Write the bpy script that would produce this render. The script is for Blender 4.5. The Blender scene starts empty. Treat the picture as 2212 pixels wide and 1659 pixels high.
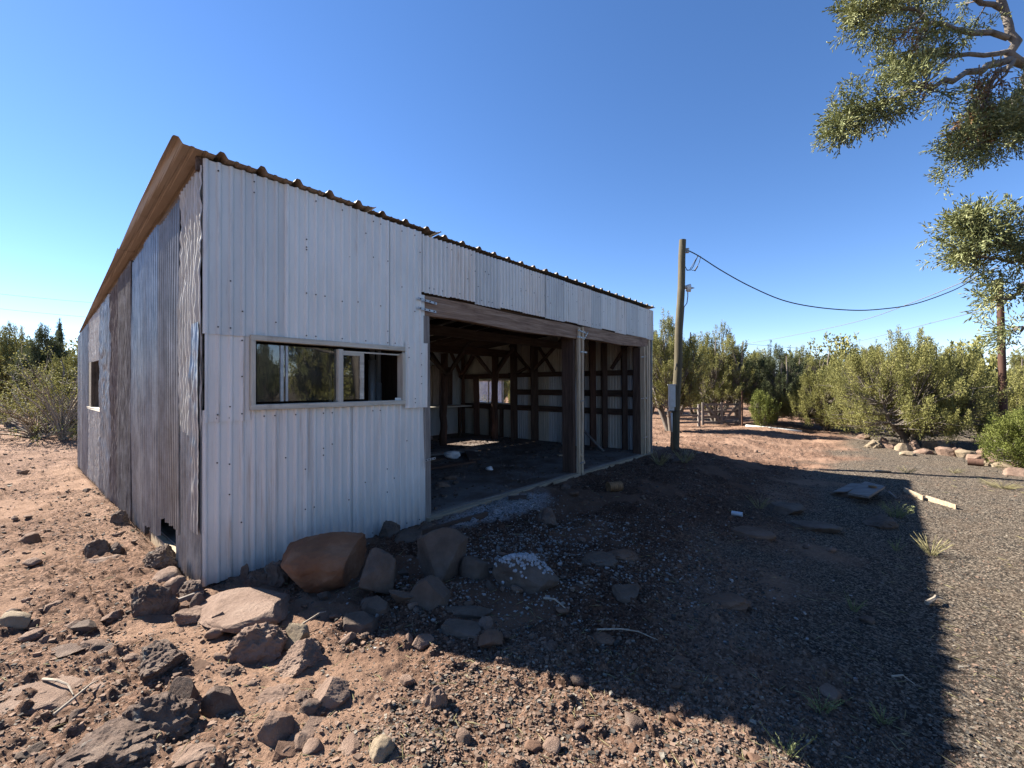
import bpy, math, random
import numpy as np
from mathutils import Vector, Matrix, noise as mnoise
R = math.radians
scene = bpy.context.scene
col = scene.collection
rnd = random.Random(11)

# ---------------------------------------------------------------- camera, light, sky
F_PX, CXP, CYP, EYE = 943.0, 1106.0, 832.0, 1.6
cam = bpy.data.cameras.new('camera'); camo = bpy.data.objects.new('camera', cam); col.objects.link(camo)
cam.sensor_width = 36; cam.lens = 36 * F_PX / 2212; cam.clip_end = 4000; cam.clip_start = .05
camo.location = (0, 0, EYE); camo.rotation_euler = (R(90.15), 0, 0)
scene.camera = camo

V_SH = Vector((1.189, -.484, -1.0))                 # how a shadow travels per metre of height
to_sun = (-V_SH).normalized()
elev = math.asin(to_sun.z); azim = math.atan2(to_sun.x, to_sun.y)
sl = bpy.data.lights.new('sun', 'SUN'); sl.energy = 5.0; sl.angle = R(.53); sl.color = (1, .93, .82)
so = bpy.data.objects.new('sun', sl); col.objects.link(so)
so.rotation_euler = to_sun.to_track_quat('Z', 'Y').to_euler(); so.location = (-10, 5, 12)
w = bpy.data.worlds.new('World'); scene.world = w; w.use_nodes = True
nt = w.node_tree; bg = nt.nodes['Background']
sky = nt.nodes.new('ShaderNodeTexSky'); sky.sky_type = 'NISHITA'; sky.sun_disc = False
sky.sun_elevation = elev; sky.sun_rotation = azim; sky.altitude = 1900; sky.air_density = 1.0; sky.dust_density = .1; sky.ozone_density = 3.0
hs = nt.nodes.new('ShaderNodeHueSaturation'); hs.inputs['Saturation'].default_value = 1.17; nt.links.new(sky.outputs[0], hs.inputs['Color']); tm = nt.nodes.new('ShaderNodeMix'); tm.data_type = 'RGBA'; tm.blend_type = 'MULTIPLY'; tm.inputs[0].default_value = 1; tm.inputs[7].default_value = (1.06, .95, .99, 1); nt.links.new(hs.outputs[0], tm.inputs[6]); nt.links.new(tm.outputs[2], bg.inputs[0]); bg.inputs[1].default_value = .060
scene.view_settings.view_transform = 'Standard'; scene.view_settings.look = 'None'
scene.view_settings.exposure = 1.98; scene.view_settings.gamma = 1
scene.render.resolution_x = 1024; scene.render.resolution_y = 768

# ---------------------------------------------------------------- helpers
def link(o, parent=None):
    col.objects.link(o)
    if parent is not None: o.parent = parent
    return o
def tag(o, label=None, cat=None, group=None, kind=None):
    if label: o['label'] = label
    if cat: o['category'] = cat
    if group: o['group'] = group
    if kind: o['kind'] = kind
    return o
def empty(name, loc, rz=0):
    o = bpy.data.objects.new(name, None); o.location = loc; o.rotation_euler = (0, 0, rz); o.empty_display_size = .2
    return link(o)

class MB:
    def __init__(s): s.v = []; s.f = []; s.m = []
    def add(s, vs, fs, mi=0):
        n = len(s.v); s.v += [tuple(p) for p in vs]; s.f += [tuple(i + n for i in f) for f in fs]; s.m += [mi] * len(fs)
    def box(s, a, b, mi=0, M=None, jit=0):
        x0, y0, z0 = a; x1, y1, z1 = b
        vs = [Vector(p) for p in ((x0,y0,z0),(x1,y0,z0),(x1,y1,z0),(x0,y1,z0),(x0,y0,z1),(x1,y0,z1),(x1,y1,z1),(x0,y1,z1))]
        if jit: vs = [p + Vector([rnd.uniform(-jit, jit) for _ in range(3)]) for p in vs]
        if M is not None: vs = [M @ p for p in vs]
        s.add(vs, [(0,3,2,1),(4,5,6,7),(0,1,5,4),(1,2,6,5),(2,3,7,6),(3,0,4,7)], mi)
    def bar(s, p, q, wd, th, mi=0, roll=0):
        # rectangular bar from p to q
        p = Vector(p); q = Vector(q); d = q - p; L = d.length
        M = Matrix.Translation(p) @ d.to_track_quat('Z', 'Y').to_matrix().to_4x4() @ Matrix.Rotation(roll, 4, 'Z')
        n = max(1, int(L / .5)); pts = []
        for i in range(n + 1):
            jx, jy = (rnd.uniform(-1, 1) * min(wd, th) * .03 for _ in range(2))
            for sx, sy in ((-1,-1),(1,-1),(1,1),(-1,1)):
                pts.append(M @ Vector((sx * wd / 2 + jx, sy * th / 2 + jy, L * i / n)))
        fs = [(3,2,1,0), (4*n, 4*n+1, 4*n+2, 4*n+3)]
        for i in range(n):
            for k in range(4):
                a = 4*i + k; b = 4*i + (k+1) % 4; fs.append((a, b, b+4, a+4))
        s.add(pts, fs, mi)
    def tube(s, pts, rad, n=8, mi=0, cap=True):
        pts = [Vector(p) for p in pts]; rs = rad if hasattr(rad, '__len__') else [rad] * len(pts)
        vs = []; up = Vector((.13, .31, .94)).normalized()
        for i, p in enumerate(pts):
            d = (pts[min(i+1, len(pts)-1)] - pts[max(i-1, 0)]).normalized()
            if abs(d.dot(up)) > .97: up = Vector((1, .1, 0)).normalized()
            x = d.cross(up).normalized(); y = d.cross(x)
            for k in range(n):
                a = 2 * math.pi * k / n; vs.append(p + (x * math.cos(a) + y * math.sin(a)) * rs[i])
        fs = []
        for i in range(len(pts) - 1):
            for k in range(n):
                a = i*n + k; b = i*n + (k+1) % n; fs.append((a, b, b+n, a+n))
        if cap: fs += [tuple(range(n-1, -1, -1)), tuple(range((len(pts)-1)*n, len(pts)*n))]
        s.add(vs, fs, mi)
    def grid(s, fn, nu, nv, mi=0):
        vs = [fn(i / nu, j / nv) for j in range(nv + 1) for i in range(nu + 1)]
        s.add(vs, [(j*(nu+1)+i, j*(nu+1)+i+1, (j+1)*(nu+1)+i+1, (j+1)*(nu+1)+i) for j in range(nv) for i in range(nu)], mi)
    def build(s, name, mats, parent=None, smooth=False, bevel=0, solid=0):
        me = bpy.data.meshes.new(name); me.from_pydata(s.v, [], s.f)
        if not isinstance(mats, (list, tuple)): mats = [mats]
        for m in mats: me.materials.append(m)
        if len(mats) > 1: me.polygons.foreach_set('material_index', s.m)
        if smooth: me.polygons.foreach_set('use_smooth', [True] * len(s.f))
        me.update(); o = link(bpy.data.objects.new(name, me), parent)
        if bevel:
            b = o.modifiers.new('bevel', 'BEVEL'); b.width = bevel; b.segments = 2; b.limit_method = 'ANGLE'
        if solid:
            b = o.modifiers.new('thick', 'SOLIDIFY'); b.thickness = solid; b.offset = 0
        return o

def np_mesh(name, V, Fq, mats, parent=None, tint=None, smooth=False, midx=None):
    """V (n,3); Fq (m,k) all faces with k corners; tint (n,4)"""
    me = bpy.data.meshes.new(name); n = len(V); m, k = Fq.shape
    me.vertices.add(n); me.vertices.foreach_set('co', np.ascontiguousarray(V, dtype=np.float32).ravel())
    me.loops.add(m * k); me.loops.foreach_set('vertex_index', np.ascontiguousarray(Fq, dtype=np.int32).ravel())
    me.polygons.add(m); me.polygons.foreach_set('loop_start', np.arange(0, m * k, k, dtype=np.int32))
    me.polygons.foreach_set('use_smooth', np.full(m, smooth))
    if not isinstance(mats, (list, tuple)): mats = [mats]
    for q in mats: me.materials.append(q)
    if midx is not None: me.polygons.foreach_set('material_index', midx.astype(np.int32))
    me.update(calc_edges=True)
    if tint is not None:
        a = me.attributes.new('tint', 'FLOAT_COLOR', 'POINT'); a.data.foreach_set('color', np.ascontiguousarray(tint, dtype=np.float32).ravel())
    return link(bpy.data.objects.new(name, me), parent)

# ---------------------------------------------------------------- numpy noise
def _h(ix, iy, s):
    n = (ix.astype(np.int64) * 374761393 + iy.astype(np.int64) * 668265263 + s * 1274126177) & 0xFFFFFFFF
    n = ((n ^ (n >> 13)) * 1274126177) & 0xFFFFFFFF
    n = ((n ^ (n >> 16)) * 2246822519) & 0xFFFFFFFF
    return ((n ^ (n >> 15)) & 0xFFFFFF) / float(0xFFFFFF)
def vnoise(x, y, s=0):
    ix = np.floor(x); iy = np.floor(y); fx = x - ix; fy = y - iy
    fx = fx*fx*(3-2*fx); fy = fy*fy*(3-2*fy); ix = ix.astype(np.int64); iy = iy.astype(np.int64)
    a = _h(ix, iy, s); b = _h(ix+1, iy, s); c = _h(ix, iy+1, s); d = _h(ix+1, iy+1, s)
    return (a*(1-fx)+b*fx)*(1-fy) + (c*(1-fx)+d*fx)*fy
def fbm(x, y, oct=4, s=0):
    t = 0; a = .5; q = 0
    for o in range(oct):
        t = t + a * vnoise(x*2**o + 17.3*o, y*2**o - 9.1*o, s + o); q += a; a *= .55
    return t / q
def worley(x, y, s=0):
    ix = np.floor(x).astype(np.int64); iy = np.floor(y).astype(np.int64)
    f1 = np.full(x.shape, 9.); idv = np.zeros(x.shape)
    for dx in (-1, 0, 1):
        for dy in (-1, 0, 1):
            cx = ix + dx; cy = iy + dy
            d = np.hypot(cx + _h(cx, cy, s) - x, cy + _h(cx, cy, s+7) - y)
            m = d < f1; f1 = np.where(m, d, f1); idv = np.where(m, _h(cx, cy, s+13), idv)
    return f1, idv
def sstep(a, b, x): t = np.clip((x - a) / (b - a), 0, 1); return t*t*(3-2*t)

# ---------------------------------------------------------------- materials
def nodes_of(m): m.use_nodes = True; return m.node_tree.nodes, m.node_tree.links, m.node_tree.nodes['Principled BSDF']
def ramp(N, stops):
    r = N.new('ShaderNodeValToRGB'); e = r.color_ramp.elements
    while len(e) < len(stops): e.new(.5)
    for i, (p, c) in enumerate(stops): e[i].position = p; e[i].color = (*c, 1)
    return r
def mixc(N, L, fac, a, b, mode='MIX'):
    x = N.new('ShaderNodeMix'); x.data_type = 'RGBA'; x.blend_type = mode
    if isinstance(fac, (int, float)): x.inputs[0].default_value = fac
    else: L.new(fac, x.inputs[0])
    for v, i in ((a, 6), (b, 7)):
        if isinstance(v, tuple): x.inputs[i].default_value = (*v, 1)
        else: L.new(v, x.inputs[i])
    return x.outputs[2]
def coord(N, L, scale, off=0):
    tc = N.new('ShaderNodeTexCoord'); mp = N.new('ShaderNodeMapping'); mp.inputs['Scale'].default_value = scale
    mp.inputs['Location'].default_value = (off, off*.7, -off); L.new(tc.outputs['Object'], mp.inputs[0]); return mp.outputs[0]
def noise(N, L, vec, sc, det=6, rough=.6, dist=0):
    n = N.new('ShaderNodeTexNoise'); n.inputs['Scale'].default_value = sc; n.inputs['Detail'].default_value = det
    n.inputs['Roughness'].default_value = rough; n.inputs['Distortion'].default_value = dist; L.new(vec, n.inputs['Vector']); return n.outputs[0]
DIM = dict(red_sandstone=.72, grey_sandstone=.62, rough_basalt=.62, tan_rock=.66, pale_tan_rock=.66, galvanised_metal=.8, galvanised_metal_blue=.8, galvanised_metal_pale=.7, rusty_corrugated_metal=.8, red_rusted_metal=.8, brown_streaked_metal=.8, brown_roof_metal=.9, silver_roof_metal=.5, pole_wood=.7, brown_pole_wood=.8, juniper_bark=.7, dead_branch_bark=.75, dark_bark=.8, white_plastic=.7, rust_can=.8, pebble_stone=.6, meter_box_metal=.75, grey_timber_x=.8, grey_timber_y=.8, pale_timber_x=.7, concrete_floor=.9)
def mat(name, stops, scale=(1,1,1), sc=6, rough=.85, metal=0, bump=.3, bdist=.01, det=8, dist=0, stain=None, off=0, tint=False, rvar=0, fine=None):
    """stain = (colour, scale, lo, hi, vec scale): second noise laid over as a stain"""
    m = bpy.data.materials.new(name); N, L, P = nodes_of(m)
    v = coord(N, L, scale, off); n1 = noise(N, L, v, sc, det, .65, dist)
    kf = DIM.get(name, 1.0); stops = [(p_, tuple(q_*kf for q_ in c_)) for p_, c_ in stops]
    if stain: stain = (tuple(q_*kf for q_ in stain[0]),) + tuple(stain[1:])
    c = ramp(N, stops); L.new(n1, c.inputs[0]); out = c.outputs[0]
    if stain:
        sv = coord(N, L, stain[4] if len(stain) > 4 else (1,1,1), off + 3)
        n2 = noise(N, L, sv, stain[1], 6, .7); r2 = ramp(N, [(stain[2], (0,0,0)), (stain[3], (1,1,1))]); L.new(n2, r2.inputs[0])
        out = mixc(N, L, r2.outputs[0], out, stain[0])
    if name.startswith('white_painted'):
        tc_ = N.new('ShaderNodeTexCoord'); sx = N.new('ShaderNodeSeparateXYZ'); L.new(tc_.outputs['Object'], sx.inputs[0]); mr_ = N.new('ShaderNodeMapRange'); mr_.inputs[1].default_value = 0; mr_.inputs[2].default_value = .55; mr_.inputs[3].default_value = .75; mr_.inputs[4].default_value = 0; L.new(sx.outputs[2], mr_.inputs[0])
        ns_ = noise(N, L, coord(N, L, (9,9,2.5), 2), 2.0, 8, .8); mu_ = N.new('ShaderNodeMath'); mu_.operation = 'MULTIPLY'; L.new(ns_, mu_.inputs[0]); L.new(mr_.outputs[0], mu_.inputs[1]); out = mixc(N, L, mu_.outputs[0], out, (.30,.19,.12))
        nr_ = noise(N, L, coord(N, L, (26,26,.35), 7), 1.6, 5, .6); rr3 = ramp(N, [(.66,(0,0,0)),(.80,(.5,.5,.5))]); L.new(nr_, rr3.inputs[0]); out = mixc(N, L, rr3.outputs[0], out, (.36,.24,.15))
    if tint:
        at = N.new('ShaderNodeAttribute'); at.attribute_name = 'tint'; out = mixc(N, L, 1.0, out, at.outputs[0], 'MULTIPLY')
    L.new(out, P.inputs['Base Color']); P.inputs['Roughness'].default_value = rough; P.inputs['Metallic'].default_value = metal
    if rvar:
        mr = N.new('ShaderNodeMapRange'); mr.inputs[3].default_value = rough - rvar; mr.inputs[4].default_value = rough + rvar
        L.new(n1, mr.inputs[0]); L.new(mr.outputs[0], P.inputs['Roughness'])
    if bump:
        b = N.new('ShaderNodeBump'); b.inputs['Strength'].default_value = bump; b.inputs['Distance'].default_value = bdist
        h = n1
        if fine: h = noise(N, L, coord(N, L, scale, off+9), fine, 10, .75)
        L.new(h, b.inputs['Height']); L.new(b.outputs[0], P.inputs['Normal'])
    P.inputs['Specular IOR Level'].default_value = .55 if name.startswith('white_painted') else .3
    return m
M = {}
M['white'] = mat('white_painted_metal', [(.25,(.58,.58,.55)),(.6,(.69,.69,.66))], (1,1,.25), 5, .33, 0, .05, .004, stain=((.42,.35,.30), 2.2, .60, .85, (8,8,.5)), rvar=.08)
M['white2'] = mat('white_painted_metal_weathered', [(.25,(.49,.495,.48)),(.65,(.59,.60,.58))], (1,1,.2), 5, .35, 0, .05, .004, stain=((.36,.33,.30), 3.0, .58, .8, (6,6,.4)), off=5)
M['white3'] = mat('white_painted_metal_warm', [(.25,(.62,.60,.56)),(.65,(.73,.705,.66))], (1,1,.2), 5, .5, 0, .05, .004, stain=((.34,.22,.14), 2.4, .52, .78, (9,9,.35)), off=8)
M['screw'] = mat('screw_steel', [(.3,(.03,.03,.03)),(.7,(.08,.07,.06))], sc=20, rough=.6, metal=.4)
M['galv'] = mat('galvanised_metal', [(.3,(.22,.235,.25)),(.7,(.46,.475,.49))], (1,1,.9), 5, .36, .45, .15, .004, stain=((.20,.13,.09), 3, .55, .8, (2,2,.3)), rvar=.12)
M['galvblue'] = mat('galvanised_metal_blue', [(.3,(.19,.205,.23)),(.7,(.41,.43,.455))], (1,1,.8), 4, .34, .5, .12, .004, stain=((.20,.13,.10), 2.5, .58, .85, (2,2,.3)), off=2, rvar=.1)
M['galvpale'] = mat('galvanised_metal_pale', [(.3,(.46,.44,.40)),(.7,(.75,.72,.66))], (1,1,.4), 5, .55, .1, .2, .006, stain=((.30,.22,.15), 3, .6, .85), off=4)
M['rusty'] = mat('rusty_corrugated_metal', [(.3,(.10,.085,.078)),(.55,(.19,.175,.168)),(.75,(.34,.33,.335))], (1,1,.9), 6, .75, .1, .25, .005, off=6)
M['rustred'] = mat('red_rusted_metal', [(.3,(.11,.085,.073)),(.6,(.22,.19,.175)),(.8,(.36,.34,.335))], (1,1,.9), 6, .8, .05, .25, .005, off=7)
M['tanmetal'] = mat('brown_streaked_metal', [(.3,(.18,.165,.155)),(.6,(.31,.30,.295)),(.8,(.42,.41,.42))], (1,1,.8), 4, .42, .4, .12, .004, off=9, rvar=.1)
M['brownroof'] = mat('brown_roof_metal', [(.3,(.25,.20,.155)),(.7,(.30,.25,.205))], sc=2, rough=.55, bump=.05, bdist=.003, stain=((.13,.085,.055), 2, .6, .85))
M['silverroof'] = mat('silver_roof_metal', [(.3,(.42,.38,.33)),(.7,(.60,.57,.52))], sc=5, rough=.45, metal=.5, bump=.05, bdist=.003)
M['insidewall'] = mat('cream_inner_metal', [(.3,(.42,.40,.34)),(.7,(.56,.53,.47))], (1,1,.2), 5, .6, .1, .06, .004, off=3)
M['insideblue'] = mat('grey_inner_metal', [(.3,(.38,.41,.44)),(.7,(.52,.55,.58))], (1,1,.2), 5, .5, .3, .06, .004, off=1)
def wood(name, a, b, c, axis, **k):
    sc = {'x': (.9, 14, 14), 'y': (14, .9, 14), 'z': (14, 14, .9)}[axis]
    return mat(name, [(.28, a), (.5, b), (.75, c)], sc, 2.2, .85, 0, .5, .01, 10, .6, **k)
for ax in 'xyz':
    M['dark' + ax] = wood('dark_timber_' + ax, (.035,.022,.017), (.075,.048,.036), (.13,.09,.07), ax)
    M['grey' + ax] = wood('grey_timber_' + ax, (.10,.085,.075), (.21,.18,.16), (.33,.30,.27), ax, off=2)
    M['pale' + ax] = wood('pale_timber_' + ax, (.26,.19,.12), (.45,.35,.24), (.60,.50,.37), ax, off=4)
    M['red' + ax] = wood('red_brown_timber_' + ax, (.04,.022,.016), (.09,.048,.034), (.15,.085,.06), ax, off=6)
M['beamx'] = wood('weathered_beam', (.10,.06,.04), (.23,.15,.105), (.36,.27,.20), 'x', stain=((.09,.04,.03), 2, .58, .75))
M['framewood'] = wood('window_frame_wood', (.34,.31,.25), (.50,.46,.38), (.64,.60,.51), 'x', stain=((.22,.16,.11), 5, .55, .8))
M['framewoodz'] = wood('window_frame_upright', (.34,.31,.25), (.50,.46,.38), (.64,.60,.51), 'z')
M['polewood'] = wood('pole_wood', (.07,.055,.034), (.13,.11,.068), (.20,.17,.11), 'z', off=3)
M['polebrown'] = wood('brown_pole_wood', (.045,.022,.016), (.09,.045,.03), (.14,.08,.055), 'z', off=5)
M['bark'] = mat('juniper_bark', [(.3,(.10,.08,.065)),(.7,(.30,.26,.22))], (4,4,.8), 4, .9, 0, .6, .02)
M['deadbark'] = mat('dead_branch_bark', [(.3,(.26,.21,.16)),(.7,(.46,.40,.32))], (3,3,1), 6, .9, 0, .5, .01)
M['barkdark'] = mat('dark_bark', [(.3,(.05,.04,.032)),(.7,(.16,.13,.11))], (4,4,1), 6, .95, 0, .7, .02)
M['concrete'] = mat('concrete_floor', [(.3,(.10,.08,.07)),(.7,(.19,.16,.14))], sc=3, rough=.9, bump=.3, bdist=.01, stain=((.08,.05,.035), 1.0, .45, .6))
M['black'] = mat('black_cable', [(.3,(.012,.012,.013)),(.7,(.03,.03,.03))], sc=20, rough=.5, bump=0)
M['greycable'] = mat('grey_cable', [(.3,(.10,.10,.11)),(.7,(.2,.2,.21))], sc=20, rough=.5, bump=0)
M['boxgrey'] = mat('meter_box_metal', [(.3,(.36,.38,.37)),(.7,(.52,.54,.52))], sc=6, rough=.5, metal=.2, bump=.05, stain=((.35,.2,.12), 6, .6, .8))
M['plastic'] = mat('white_plastic', [(.3,(.66,.65,.6)),(.7,(.8,.79,.75))], sc=6, rough=.4, bump=.02)
M['steel'] = mat('zinc_strap', [(.3,(.25,.27,.29)),(.7,(.42,.44,.46))], sc=12, rough=.4, metal=.4, bump=.03)
M['rustcan'] = mat('rust_can', [(.3,(.11,.06,.03)),(.7,(.30,.18,.09))], sc=14, rough=.75, bump=.3, bdist=.003)
M['rag'] = mat('pale_rag', [(.3,(.5,.5,.5)),(.7,(.7,.7,.7))], sc=9, rough=.9)
def foliage(name, a, b, c):
    m = bpy.data.materials.new(name); N, L, P = nodes_of(m)
    at = N.new('ShaderNodeAttribute'); at.attribute_name = 'tint'
    r = ramp(N, [(0, a), (.5, b), (1, c)]); L.new(at.outputs['Fac'], r.inputs[0])
    L.new(r.outputs[0], P.inputs['Base Color']); P.inputs['Roughness'].default_value = .7; P.inputs['Specular IOR Level'].default_value = .25
    tr = N.new('ShaderNodeBsdfTranslucent'); L.new(r.outputs[0], tr.inputs[0]); mx = N.new('ShaderNodeMixShader'); mx.inputs[0].default_value = .2
    out = N['Material Output']; L.new(P.outputs[0], mx.inputs[1]); L.new(tr.outputs[0], mx.inputs[2]); L.new(mx.outputs[0], out.inputs[0])
    return m
M['leaf'] = foliage('juniper_foliage', (.075,.077,.024), (.20,.195,.06), (.33,.305,.11))
M['leafdark'] = foliage('pinyon_foliage', (.03,.042,.02), (.075,.088,.04), (.13,.14,.065))
M['leafgreen'] = foliage('bright_juniper_foliage', (.06,.075,.014), (.14,.16,.035), (.22,.235,.065))
M['leafnear'] = foliage('near_branch_foliage', (.09,.11,.04), (.24,.26,.11), (.46,.46,.23))
M['deadleaf'] = foliage('dead_brown_foliage', (.11,.055,.025), (.24,.135,.06), (.33,.21,.11))
M['weed'] = foliage('weed_leaf', (.09,.11,.045), (.18,.205,.09), (.28,.29,.145))
M['drygrass'] = foliage('dry_grass', (.16,.145,.065), (.27,.24,.12), (.35,.31,.17))
gl = bpy.data.materials.new('window_glass'); N, L, P = nodes_of(gl)
tr = N.new('ShaderNodeBsdfTransparent'); tr.inputs[0].default_value = (.72,.74,.74,1); gs = N.new('ShaderNodeBsdfGlossy'); gs.inputs['Roughness'].default_value = .01
fr_ = N.new('ShaderNodeFresnel'); fr_.inputs[0].default_value = 1.5; ad = N.new('ShaderNodeMath'); ad.operation = 'MULTIPLY_ADD'; ad.inputs[1].default_value = 1.4; ad.inputs[2].default_value = .03
L.new(fr_.outputs[0], ad.inputs[0]); mx = N.new('ShaderNodeMixShader'); L.new(ad.outputs[0], mx.inputs[0]); L.new(tr.outputs[0], mx.inputs[1]); L.new(gs.outputs[0], mx.inputs[2])
df = N.new('ShaderNodeBsdfDiffuse'); df.inputs[0].default_value = (.45,.42,.38,1); m2 = N.new('ShaderNodeMixShader')
dn = noise(N, L, coord(N, L, (1,1,1)), 3, 6); dr = ramp(N, [(.4,(.02,.02,.02)),(.8,(.10,.10,.10))]); L.new(dn, dr.inputs[0]); L.new(dr.outputs[0], m2.inputs[0])
L.new(mx.outputs[0], m2.inputs[1]); L.new(df.outputs[0], m2.inputs[2]); L.new(m2.outputs[0], N['Material Output'].inputs[0]); M['glass'] = gl
def rockmat(name, a, b, c, sc=4, bump=.6, lichen=None):
    return mat(name, [(.3,a),(.5,b),(.72,c)], sc=sc, rough=.92, bump=bump, bdist=.02, det=10, stain=lichen, fine=sc*6)
M['rockred'] = rockmat('red_sandstone', (.11,.06,.038), (.17,.10,.065), (.24,.155,.11), 3, .5)
M['rockorange'] = rockmat('orange_sandstone', (.13,.053,.027), (.20,.09,.045), (.27,.15,.09), 3, .5)
M['rockgrey'] = rockmat('grey_sandstone', (.09,.062,.046), (.155,.112,.085), (.22,.17,.135), 4, .6)
M['rocklava'] = rockmat('rough_basalt', (.09,.06,.047), (.19,.13,.10), (.32,.24,.185), 7, 1.0, ((.30,.31,.28), 9, .60, .74))
M['rocktan'] = rockmat('tan_rock', (.19,.12,.085), (.29,.195,.145), (.38,.275,.21), 5, 1.0)
M['rockpale'] = rockmat('pale_tan_rock', (.24,.18,.12), (.32,.25,.17), (.40,.33,.24), 5, .7)
# ---------------------------------------------------------------- terrain
A0 = (-2.46, 3.48); FX, FY = .647, .762                      # front-left corner of the shed and the direction of its front
def uw(x, y):
    dx = x - A0[0]; dy = y - A0[1]; return dx*FX + dy*FY, -dx*FY + dy*FX
def xy(u, w): return A0[0] + u*FX - w*FY, A0[1] + u*FY + w*FX
def ground_h(x, y, detail=True):
    x = np.asarray(x, float); y = np.asarray(y, float); u, w = uw(x, y); r = np.hypot(x, y)
    s = -w
    z = -.27 * sstep(.4, 4.7, x + .02*(y-5)) * sstep(1., 3.2, s + .9*sstep(8, 11, u)) - .22*sstep(9.2, 14, u)*sstep(-3, 2, w)
    z = np.maximum(z, -.27)
    z = z + 5.0 * sstep(28, 120, r) * (.75 + .25*np.sin(np.arctan2(x, y)*3+1))
    z = z + .10 * (fbm(x*.35+3, y*.35, 3, 5) - .5) * sstep(.3, 2.5, np.abs(s) + 3*(u > 9.4) + 3*(u < -.6))
    if detail:
        near = 1 - sstep(14, 34, r)
        cin = cinder(x, y)
        z = z + (.09*(fbm(x*1.8, y*1.8, 4, 9) - .5)*(1-.6*cin) + .075*(fbm(x*7, y*7, 4, 12) - .5)*(1-.8*cin)) * near
        f1, iv = worley(x*17 + .6*vnoise(x*9, y*9, 3), y*17, 21); f2, iw = worley(x*38, y*38, 31); f3, i3 = worley(x*7.5, y*7.5, 41)
        sand = sandy(x, y)
        z = z + (.026*np.clip(.5-f1, 0, .4)*(iv > .35)*(.3+iv)*(1-.8*cin) + .022*np.clip(.5-f2, 0, .4)*(.2+iw)*(1-.4*cin) + .11*np.clip(.40-f3, 0, .3)*(i3 > .66)*(1-cin)) * near * (1 - .85*sand)
    inside = sstep(-.12, .02, u) * (1 - sstep(8.85, 8.98, u)) * sstep(-.05, .05, w) * (1 - sstep(8.0, 8.15, w))
    return z*(1 - inside) + inside*(-.08)
def cinder(x, y):
    u, w = uw(x, y); s = -w
    n = fbm(x*.9, y*.9, 4, 50) - .5
    return sstep(2.7, 3.7, s + 2.0*n - .25*(4-np.minimum(u, 4))) * sstep(-.6, .6, x + .8*n + .2)
def sandy(x, y):
    u, w = uw(x, y); n = fbm(x*1.3, y*1.3, 4, 60)
    a = sstep(.56, .66, n)
    b = sstep(1.5, .7, np.hypot((x + 6.5)*.9, (y - 5.4)*.9) + n)
    return np.clip(a*(1-cinder(x, y)) + b, 0, 1)
def gz(x, y): return float(ground_h(np.array([x]), np.array([y]), False)[0])
def at(px, py, dz=0):
    """ground point seen at the photograph's (px, py)"""
    h = 0
    for _ in range(12):
        Y = (EYE - h) * F_PX / (py - CYP); X = (px - CXP) / F_PX * Y; h = gz(X, Y)
    return X, Y, h
rows = [0.02, .3, .6, .8, 1.0, 1.15]; r_ = 1.2
while r_ < 1500: rows.append(r_); r_ += .0021 * r_**1.62 + .001
rows = np.array(rows)
angs = np.concatenate([np.linspace(-58, 58, 960), np.linspace(59.5, 300.5, 130)])
ang = np.radians(angs); RR, AA = np.meshgrid(rows, ang, indexing='ij')
GX = RR*np.sin(AA); GY = RR*np.cos(AA); GZ = ground_h(GX, GY)
nr, na = GX.shape; idx = np.arange(nr*na).reshape(nr, na); nx = np.roll(idx, -1, axis=1)
Fq = np.stack([idx[:-1], nx[:-1], nx[1:], idx[1:]], -1).reshape(-1, 4)[:, ::-1]
u_, w_ = uw(GX, GY)
white = sstep(1.0, .45, np.hypot((u_ - 3.2)/1.3, (w_ + .38)/.42) + .7*(fbm(GX*3, GY*3, 3, 77) - .5))
nz_ = fbm(GX*1.1, GY*1.1, 4, 88) - .5; yard = sstep(-.3, .5, -w_ + nz_)*(1 - sstep(2.3, 3.3, -w_ + 1.6*nz_))*sstep(.0, 1.4, u_ + 1.2*nz_)*(1 - sstep(9.5, 12, u_))  # yard mask: dark soil, also deepens the shed's shade in the ground colour
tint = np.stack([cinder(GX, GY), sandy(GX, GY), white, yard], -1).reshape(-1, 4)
gm = bpy.data.materials.new('ground_dirt'); N, L, P = nodes_of(gm)
tc = N.new('ShaderNodeTexCoord'); vec = tc.outputs['Object']
at_ = N.new('ShaderNodeAttribute'); at_.attribute_name = 'tint'; sp = N.new('ShaderNodeSeparateColor'); L.new(at_.outputs[0], sp.inputs[0])
nA = noise(N, L, vec, 1.1, 8); rA = ramp(N, [(.3,(.235,.148,.108)),(.5,(.345,.228,.168)),(.72,(.45,.315,.24))]); L.new(nA, rA.inputs[0])
def voro(sc, rs):
    v = N.new('ShaderNodeTexVoronoi'); v.inputs['Scale'].default_value = sc; L.new(vec, v.inputs['Vector'])
    s = N.new('ShaderNodeSeparateColor'); L.new(v.outputs['Color'], s.inputs[0]); r = ramp(N, rs); L.new(s.outputs[0], r.inputs[0]); return r.outputs[0], v.outputs['Distance']
c1, d1 = voro(55, [(0,(.40,.37,.36)),(.35,(.72,.70,.69)),(.75,(1.05,1.03,1.0)),(1,(1.4,1.35,1.3))])
dirt = mixc(N, L, 1.0, rA.outputs[0], c1, 'MULTIPLY')
c2, d2 = voro(75, [(0,(.018,.017,.016)),(.35,(.05,.046,.041)),(.6,(.16,.14,.115)),(.85,(.36,.31,.25)),(1,(.50,.44,.36))])
nB = noise(N, L, vec, 2.3, 6); rB = ramp(N, [(.35,(0,0,0)),(.65,(1,1,1))]); L.new(nB, rB.inputs[0])
mm = N.new('ShaderNodeMath'); mm.operation = 'MULTIPLY'; L.new(rB.outputs[0], mm.inputs[0]); mm.inputs[1].default_value = .3
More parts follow.
